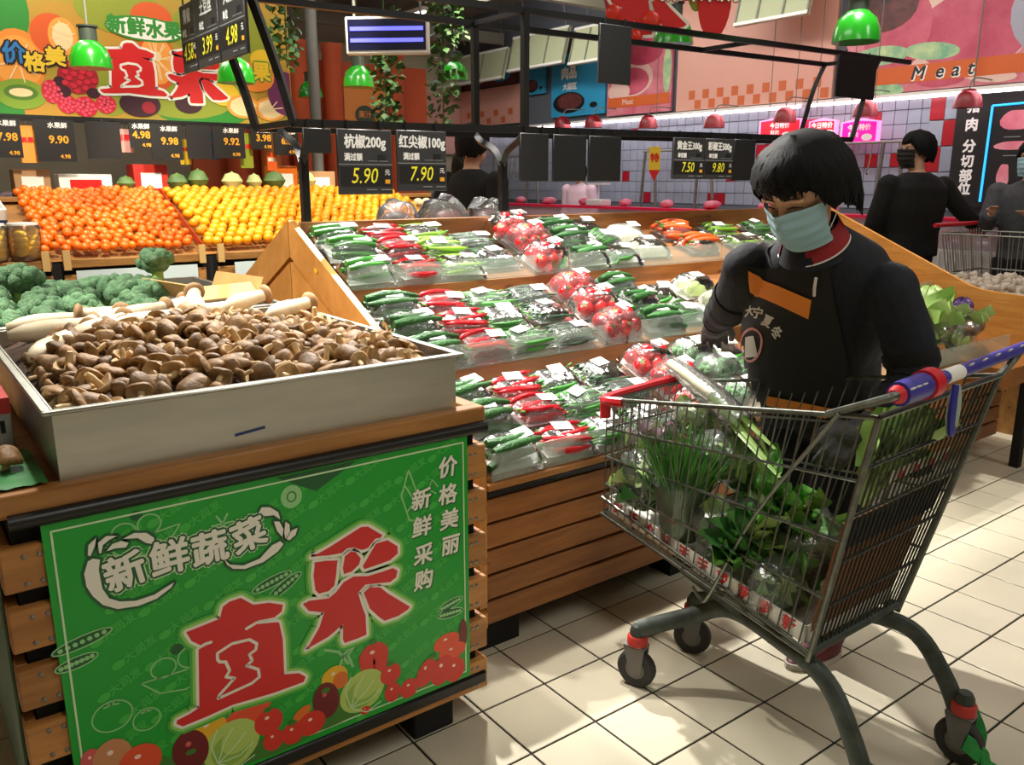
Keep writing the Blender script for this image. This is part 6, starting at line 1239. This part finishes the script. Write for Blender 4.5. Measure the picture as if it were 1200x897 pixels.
for i, (y0, y1) in enumerate(((1.0, 3.4), (3.45, 6.2), (6.25, 9.3))):
    t = thing('strip_light', 'glowing white strip light under the %s of the right wall' % ('pork banner', 'checked panel', 'blue poster')[i], 'light', (WX - .10, (y0 + y1) / 2, 2.0)); h_ = (y1 - y0) / 2; MB().box(-.03, .08, -h_, h_, .0, .028).bld('housing', 'white', t); MB().tube([(-.02, -h_ + .02, -.012), (-.02, h_ - .02, -.012)], .014, 8).bld('tube', mat('strip_on', '#fff0f4', .4, emit=7) if i == 0 else 'strip_on', t)
rl = ('farthest tiny red lamp over the meat counter', 'second far red lamp over the meat counter', 'red lamp beside the yellow sale tag', 'red lamp above the magenta sign panel', 'red lamp just left of the canopy arm', 'red lamp behind the black blank board', 'red lamp before the black pork chart')
for i, (y, z) in enumerate(((6.6, 1.95), (6.05, 1.93), (5.17, 1.88), (4.26, 1.84), (3.43, 1.85), (2.63, 1.85), (1.785, 1.87))): lamp(rl[i], (5.6, y, z - .02), .105, 'lamp_red', False, 'red lamps over the meat counter')
mat('neon_pink', '#f0148c', .4, emit=1.1); mat('neon_edge', '#ff8ac8', .4, emit=1.2); mat('neon_red', '#e02030', .4, emit=.9)
for i, (y0, y1, z0, z1, m_) in enumerate(((3.30, 3.77, 1.67, 1.90, 'neon_red'), (2.94, 3.22, 1.68, 1.86, 'neon_red'), (2.53, 2.89, 1.62, 1.84, 'neon_pink'))):
    t = thing('lit_sign', ('left red lit sign behind the canopy arm', 'middle red lit sign above the worker', 'right magenta lit sign with a pig drawing')[i], 'sign', (5.78, (y0 + y1) / 2 + .06, z0), (0, 0, -PI / 2)); w_, h_ = y1 - y0, z1 - z0
    MB().prism([(-w_ / 2, 0), (w_ / 2, 0), (w_ / 2, h_ * .85), (0, h_), (-w_ / 2, h_ * .85)], -.02, .02, M=facing(0, 0, 0)).bld('frame', 'neon_edge', t); MB().prism([(-w_ / 2 + .02, .02), (w_ / 2 - .02, .02), (w_ / 2 - .02, h_ * .82), (0, h_ - .025), (-w_ / 2 + .02, h_ * .82)], -.024, .024, M=facing(0, 0, 0)).bld('face', m_, t)
    text('今日特价', .055, 'paper', t, facing(0, -.026, h_ * .62), .002); text('鲜肉', .05, 'paper', t, facing(-.05, -.026, h_ * .35), .001); shape2d([disc(.08, h_ * .25, .05, .03)], 'paper', t, facing(0, -.026, 0), name='drawing')
    for s in (-.3, .3): MB().tube([(s * w_, 0, h_ * .8), (s * w_, 0, 3.6 - z0)], .004, 5).bld('rod', 'hanger_grey', t)
mat('mag_panel', '#c0104a', .5)
MB().box(-.02, .02, -.30, .30, 0, .75).bld('magenta_board', 'mag_panel', None, (5.968, 3.55, 1.12), label='tall magenta board on the wall behind the meat counter', cat='board')
t = thing('sale_tag', 'yellow and red hanging sale tag over the meat counter', 'sign', (4.4, 3.9, 1.30), (0, 0, -.7)); MB().box(-.05, .05, -.004, .004, .10, .30).bld('upper_card', 's_yel', t); MB().prism([(-.05, .10), (.05, .10), (.0, .0)], -.004, .004, M=facing(0, 0, 0)).bld('arrow', 's_red', t); text('特', .08, 's_red', t, facing(0, -.006, .2), .003); MB().tube([(0, 0, .3), (0, 0, 2.3)], .003, 5).bld('string', 'hanger_grey', t)
# black pork-cut chart with blue neon line
t = thing('pork_chart', 'black pork cut chart with white characters and a blue neon line', 'sign', (5.9, 1.30, 1.10), (0, 0, -PI / 2)); MB().box(-.70, .72, -.02, .02, 0, .885).bld('board', 'board_black', t)
ch_ = facing(0, -.0215, 0)
for ch, z in zip('猪肉分切部位', (.775, .635, .47, .352, .238, .135)): text(ch, .105, 'paper', t, ch_ @ Matrix.Translation((-.567, z, 0)), .004)
for a, b_ in (((-.428, .04), (-.422, .775)), ((-.422, .775), (.60, .80))): MB().tube([(a[0], -.026, a[1]), (b_[0], -.026, b_[1])], .009, 6).bld('neon_line', mat('neon_blue', '#2aa0e8', .4, emit=1.6) if a[1] < .1 else 'neon_blue', t)
for x, z, rx, rz in ((-.24, .66, .10, .09), (-.23, .47, .13, .04), (-.28, .25, .045, .10), (.1, .6, .12, .1), (.1, .3, .12, .1)):
    b = [(x + (rx * math.cos(q) * (1 + .18 * math.sin(3 * q + x * 9))), z + rz * math.sin(q) * (1 + .2 * math.cos(2 * q))) for q in [k * 2 * PI / 18 for k in range(18)]]; shape2d([b], 'm_meat', t, ch_, name='meat_cut'); MB().box(-.07, .05, -.0005, 0, -.004, .004).bld('caption', 'grey_line', t, (x, -.021, z - rz - .035))
for s in (-.6, .6): MB().tube([(s, 0, .88), (s, 0, 2.5)], .006, 5).bld('rod', 'hanger_grey', t)
# counter
mat('counter_white', '#d0ccd0', .4); mat('counter_red', '#8a2a2c', .5, var=.1, vs=3); mat('edge_red', '#e01448', .4); mat('glass_pink', '#f0d8e4', .1, trans=.6); mat('meat_raw', '#e08aa0', .45, col2='#b8405c', vs=12, orand=.15)
ct = thing('meat_counter', 'long meat counter with red edge, white ribbed band and glass front', 'counter', (5.2, 4.0, 0))
MB().box(-.22, .2, -5, 5.3, 0, .62).bld('base', 'counter_red', ct); MB().box(-.26, .2, -5, 5.3, .64, .82).bld('white_band', 'counter_white', ct); MB().box(-.24, -.23, -5, 5.3, .82, 1.02).bld('glass_front', 'glass_pink', ct); MB().box(-.23, .2, -5, 5.3, .82, .86).bld('meat_bed', 'counter_white', ct); MB().box(-.28, -.10, -5, 5.3, 1.02, 1.045).bld('red_edge', 'edge_red', ct)
rib = MB().box(-.266, -.26, -.004, .004, .66, .80).mesh('rib', 'white')
for k in range(70): place(rib, 'rib', ct, (0, -3.6 + k * .06, 0))
for k in range(2): MB().box(-.226, -.22, -5, 5.3, .30 + .16 * k, .31 + .16 * k).bld('base_groove', 'black_matte', ct)
bm_ = MB().ell((0, 0, 0), (.07, .09, .04), 12, 8); bm_.v = [tuple(V(p) * (1 + .3 * noise.noise(V(p) * 25))) for p in bm_.v]; bmm = bm_.mesh('meat_cut', 'meat_raw', ang=80)
rm2 = random.Random(6)
for k in range(36):
    y = .2 + k * .20 + rm2.uniform(-.03, .03); lvl = k % 3 == 0; place(bmm, 'meat_cut', None, (5.08 + rm2.uniform(-.03, .08), y, 1.085 if lvl and y > 2.2 else .905), (0, 0, rm2.uniform(0, 3)), label='raw pink meat cut %s the meat counter' % ('on top of' if lvl and y > 2.2 else 'behind the glass of'), cat='meat', group='meat cuts at the meat counter')
# steel hanging racks behind the counter
def rack(label, y0, n):
    t = thing('meat_rack', label, 'rack', (5.62, y0, 0)); MB().tube([(0, -.5, 1.62), (0, .5, 1.62)], .012, 6).bld('top_bar', 'hanger_grey', t)
    for a, b_ in ((-.45, -.62), (-.30, -.22), (.32, .22), (.46, .62)): MB().tube([(0, a, 1.62), (.0, b_, 0)], .016, 8).bld('leg', 'zinc', t)
    for k in range(n): MB().tube(curve([(0, -.2 + .12 * k, 1.62), (-.02, -.2 + .12 * k, 1.45), (-.03, -.19 + .12 * k, 1.38), (.0, -.18 + .12 * k, 1.36), (.02, -.19 + .12 * k, 1.40)], 3), .006, 5).bld('hook', 'zinc', t)
    MB().tube([(0, -.55, .9), (0, .55, .9)], .010, 6).bld('lower_bar', 'zinc', t); return t
rack('steel meat rack on slanted legs behind the man in black', 2.75, 4); rack('steel meat rack behind the price boards', 4.75, 3); rack('far steel meat rack at the back end of the counter', 7.6, 3)
mat('scale_white', '#d8d4d8', .4)
t = thing('counter_scale', 'white weighing scale standing on the meat counter', 'scale', (5.02, 5.3, 1.045)); MB().box(-.08, .08, -.12, .12, 0, .07, b=.01).bld('scale_body', 'scale_white', t); MB().tube([(0, 0, .07), (0, 0, .22)], .01, 6).bld('pillar', 'scale_white', t); MB().box(-.06, .06, -.12, .12, .22, .24).bld('plate', 'scale_white', t)
# garlic stand beyond the end panel
mat('garlic', '#e6dccb', .6, col2='#cdb9a6', vs=14, orand=.1)
t = thing('garlic_stand', 'low stand of garlic beyond the far end panel of the display', 'display stand', (3.62, .55, 0)); MB().box(-.24, .24, -.45, .45, 0, .66).bld('stand_body', 'crate_x', t); MB().box(-.26, .26, -.47, .47, .66, .70).bld('stand_rim', 'crate_x', t)
gm = MB().lathe([(1e-4, -.016), (.016, -.014), (.024, 0), (.014, .014), (.004, .024), (1e-4, .034)], 10).mesh('garlic_bulb', 'garlic', ang=80); rg = random.Random(3)
for k in range(150):
    x, y = 3.62 + rg.uniform(-.23, .23), .55 + rg.uniform(-.43, .43); z = .715 + .09 * (1 - ((x - 3.62) / .26) ** 2) * (1 - ((y - .55) / .46) ** 2) * rg.uniform(.5, 1)
    place(gm, 'garlic_bulb', None, (x, y, z), (rg.uniform(-1.5, 1.5), rg.uniform(-1.5, 1.5), 0), label='white garlic bulb heaped on the low stand beyond the display', cat='garlic', group='garlic on the low stand')
MB().ell((3.62, .55, .70), (.22, .42, .07), 20, 8).bld('garlic_heap', 'garlic', None, label='lower mass of garlic on the low stand', cat='garlic', kind='stuff')
# bags on the back slope of the display
film('grey_bag', '#8f9290', .35, .10, .15, 1., 40)
for i, (x, y, z, r) in enumerate(((.70, 1.56, 1.06, .12), (.95, 1.60, 1.05, .11), (.50, 1.62, 1.05, .10))):
    b = MB().ell((0, 0, .07), (r, r * .8, .10), 20, 12); b.v = [tuple(V(p) * (1 + .25 * noise.noise(V(p) * 18 + V((i, 0, 0))))) for p in b.v]; t = thing('produce_bag', 'grey crinkled produce bag on the far slope, %s' % ('middle one', 'by the canopy post', 'leftmost one')[i], 'bag', (x, y, z)); b.bld('bag', 'grey_bag', t); MB().ell((0, 0, .06), (r * .8, r * .6, .07), 14, 8).bld('contents', 'm_dark', t)
# ---------------------------------------------------------------- people in the background
def bystander(label, loc, face, h=1.62, coat='black_cloth', pants='trouser', arms=None, mask='board_black', hairm='hair', lean=0., hairlong=False, masked=True, wide=1., turn=0.):
    s = h / 1.62; L = V(loc); yaw = math.atan2(face[1], face[0]) - PI / 2; t = thing('person', label, 'person', L, (0, 0, yaw))   # local +y is where the person faces
    hm = Matrix.Translation((0, .03 * s + lean, 1.475 * s)) @ Matrix.Rotation(turn, 4, 'Z'); b = MB(); head_shape(b, hm, s); b.tube([(0, 0 + lean * .6, 1.30 * s), (0, .01 * s + lean, 1.42 * s)], [.05 * s, .045 * s], 12)
    rw = [((0, 0, .80 * s), .155 * s, .62), ((0, 0, .95 * s), .15 * s, .62), ((0, lean * .4, 1.12 * s), .175 * s, .60), ((0, lean * .6, 1.24 * s), .175 * s, .56), ((0, lean * .7, 1.31 * s), .12 * s, .6), ((0, lean * .8, 1.34 * s), .06 * s, .9)]
    rw = [(p, r * wide, f) for p, r, f in rw]
    arms = arms or [[(.19, 0, 1.26), (.23, -.02, 1.0), (.20, .10, .80)], [(-.19, 0, 1.26), (-.23, -.02, 1.0), (-.20, .10, .80)]]
    arms = [[V(p) * s for p in a] for a in arms]
    legs = [[V(p) * s for p in ((q * .085, 0, .82), (q * .09, .02, .45), (q * .09, -.01, .06))] for q in (-1, 1)]
    spine(b, [(p, r * .85, f) for p, r, f in rw], (1, 0, 0), .6)
    for a in arms: b.tube(curve(a, 4), [.045 * s - .0012 * i for i in range(9)], 10); e = a[-1]; d = (a[-1] - a[-2]).normalized(); b.ell(tuple(e + d * .05 * s), (.03 * s, .042 * s, .03 * s), 10, 8); [b.tube([e + d * .07 * s + V((k * .013 * s, 0, 0)), e + d * .125 * s + V((k * .016 * s, .01, -.01))], [.010 * s, .007 * s], 6) for k in (-1.5, -.5, .5, 1.5)]; b.tube([e + d * .03 * s, e + d * .07 * s + V((.045 * s, .02 * s, 0))], [.012 * s, .008 * s], 6)
    for l in legs: b.tube(curve(l, 4), [.07 * s - .004 * i for i in range(9)], 10)
    place(fuse(b, 'body', 'skin_far', .009, 4), 'body', t)
    b = MB(); spine(b, rw, (1, 0, 0), .6)
    for a in arms: b.tube(curve(a, 4), [.068 * s - .0022 * i for i in range(9)], 12); b.ell(tuple(a[0]), (.075 * s, .07 * s, .07 * s), 12, 8)
    place(fuse(b, 'jacket', coat, .012, 4), 'jacket', t)
    b = MB()
    for l in legs: b.tube(curve(l, 4), [.092 * s - .003 * i for i in range(9)], 12)
    b.ell((0, 0, .80 * s), (.15 * s, .10 * s, .12 * s), 14, 8); place(fuse(b, 'trousers', pants, .012, 3), 'trousers', t)
    for q in (-1, 1): u, so = shoe((q * .09 * s, -.05, 0), (q * .09 * s, .14, 0)); u.bld('shoe', 'rubber', t); so.bld('shoe_sole', 'sole', t)
    hair_shell(hm, s * 1.0, .05, -.02 if not hairlong else -.16, -.06 if not hairlong else -.2, 5, .97).bld('hair', hairm, t)
    if masked: mask_mesh(hm @ Matrix.Translation((0, .004, 0)), s * 1.03).bld('face_mask', mask, t)
    for q in (-1, 1): MB().ell(hm @ V((q * .032 * s, .078 * s, .015 * s)), (.009, .006, .004), 8, 6).bld('eye', 'lid_dark', t)
    return t
bystander('man in a black jacket and black mask reaching toward a trolley', (4.28, 1.42, 0), (.35, .93), 1.64, wide=1.3, turn=1.3, arms=[[(.22, 0, 1.25), (.34, -.05, 1.10), (.46, -.06, 1.0)], [(-.21, 0, 1.26), (-.26, .04, 1.02), (-.18, .16, .92)]])
t_ = bpy.data.objects['person.001'] if 'person.001' in bpy.data.objects else None
if t_: MB().ell((.48, -.06, .985), (.05, .04, .045), 12, 8).bld('red_glove', 'knob_red', t_)
bystander('person in grey with a pale blue mask at the right frame edge', (4.80, .93, 0), (-.75, -.1), 1.58, 'grey_coat' if mat('grey_coat', '#4a4a4e', .8, var=.2, vs=20) else 0, mask='mask_blue', arms=[[(.19, 0, 1.26), (.22, .08, 1.04), (.16, .20, 1.12)], [(-.19, 0, 1.26), (-.22, .05, 1.0), (-.10, .20, 1.10)]])
bystander('person in black standing behind the middle post of the canopy', (1.72, 2.86, 0), (.9, .3), 1.66, masked=False); bystander('dark haired shopper in a grey coat beyond the display', (2.05, 3.42, 0), (.7, .6), 1.54, 'grey_coat', masked=False, hairlong=True)
bystander('butcher in a pinkish white coat behind the meat counter', (5.62, 6.3, 0), (-1, -.2), 1.55, 'white_coat' if mat('white_coat', '#e8ccd8', .7) else 0); bystander('shopper in a pale coat beside the fruit cartons at the left', (-.62, 5.62, 0), (.2, -1), 1.5, 'white_coat', mask='mask_blue')
# second trolley at the right edge
t = thing('shopping_trolley', 'grey wire trolley held by the man in black at the right edge', 'shopping cart', (4.36, .70, 0), (0, 0, .0))
b = MB()
for i in range(15):
    u = i / 14; b.tube([(-.26 + .52 * u, -.42, .98), (-.20 + .40 * u, -.34, .50)], .003, 4, cap=False); b.tube([(-.26 + .52 * u, .42, 1.0), (-.20 + .40 * u, .34, .48)], .003, 4, cap=False); b.tube([(-.26, -.42 + .84 * u, .98), (-.20, -.34 + .68 * u, .49)], .003, 4, cap=False); b.tube([(.26, -.42 + .84 * u, .98), (.20, -.34 + .68 * u, .49)], .003, 4, cap=False)
for z, q in ((.98, 1.), (.74, .88), (.50, .78)): b.tube([(-.26 * q, -.42 * q, z), (.26 * q, -.42 * q, z), (.26 * q, .42 * q, z), (-.26 * q, .42 * q, z)], .006, 6, closed=True)
b.bld('basket', 'zinc', t); MB().tube([(-.28, .46, 1.03), (.28, .46, 1.03)], .014, 8).bld('handle', 'knob_red', t)
for x in (-.2, .2): MB().tube(curve([(x, -.36, .1), (x, -.30, .3), (x, .25, .42), (x, .36, .1)], 4), .014, 6).bld('frame_tube', 'zinc', t); [MB().lathe([(.05, -.012), (.05, .012)], 16, M=Matrix.Translation((x, y, .05)) @ Matrix.Rotation(PI / 2, 4, 'Y')).bld('wheel', 'rubber', t) for y in (-.36, .36)]
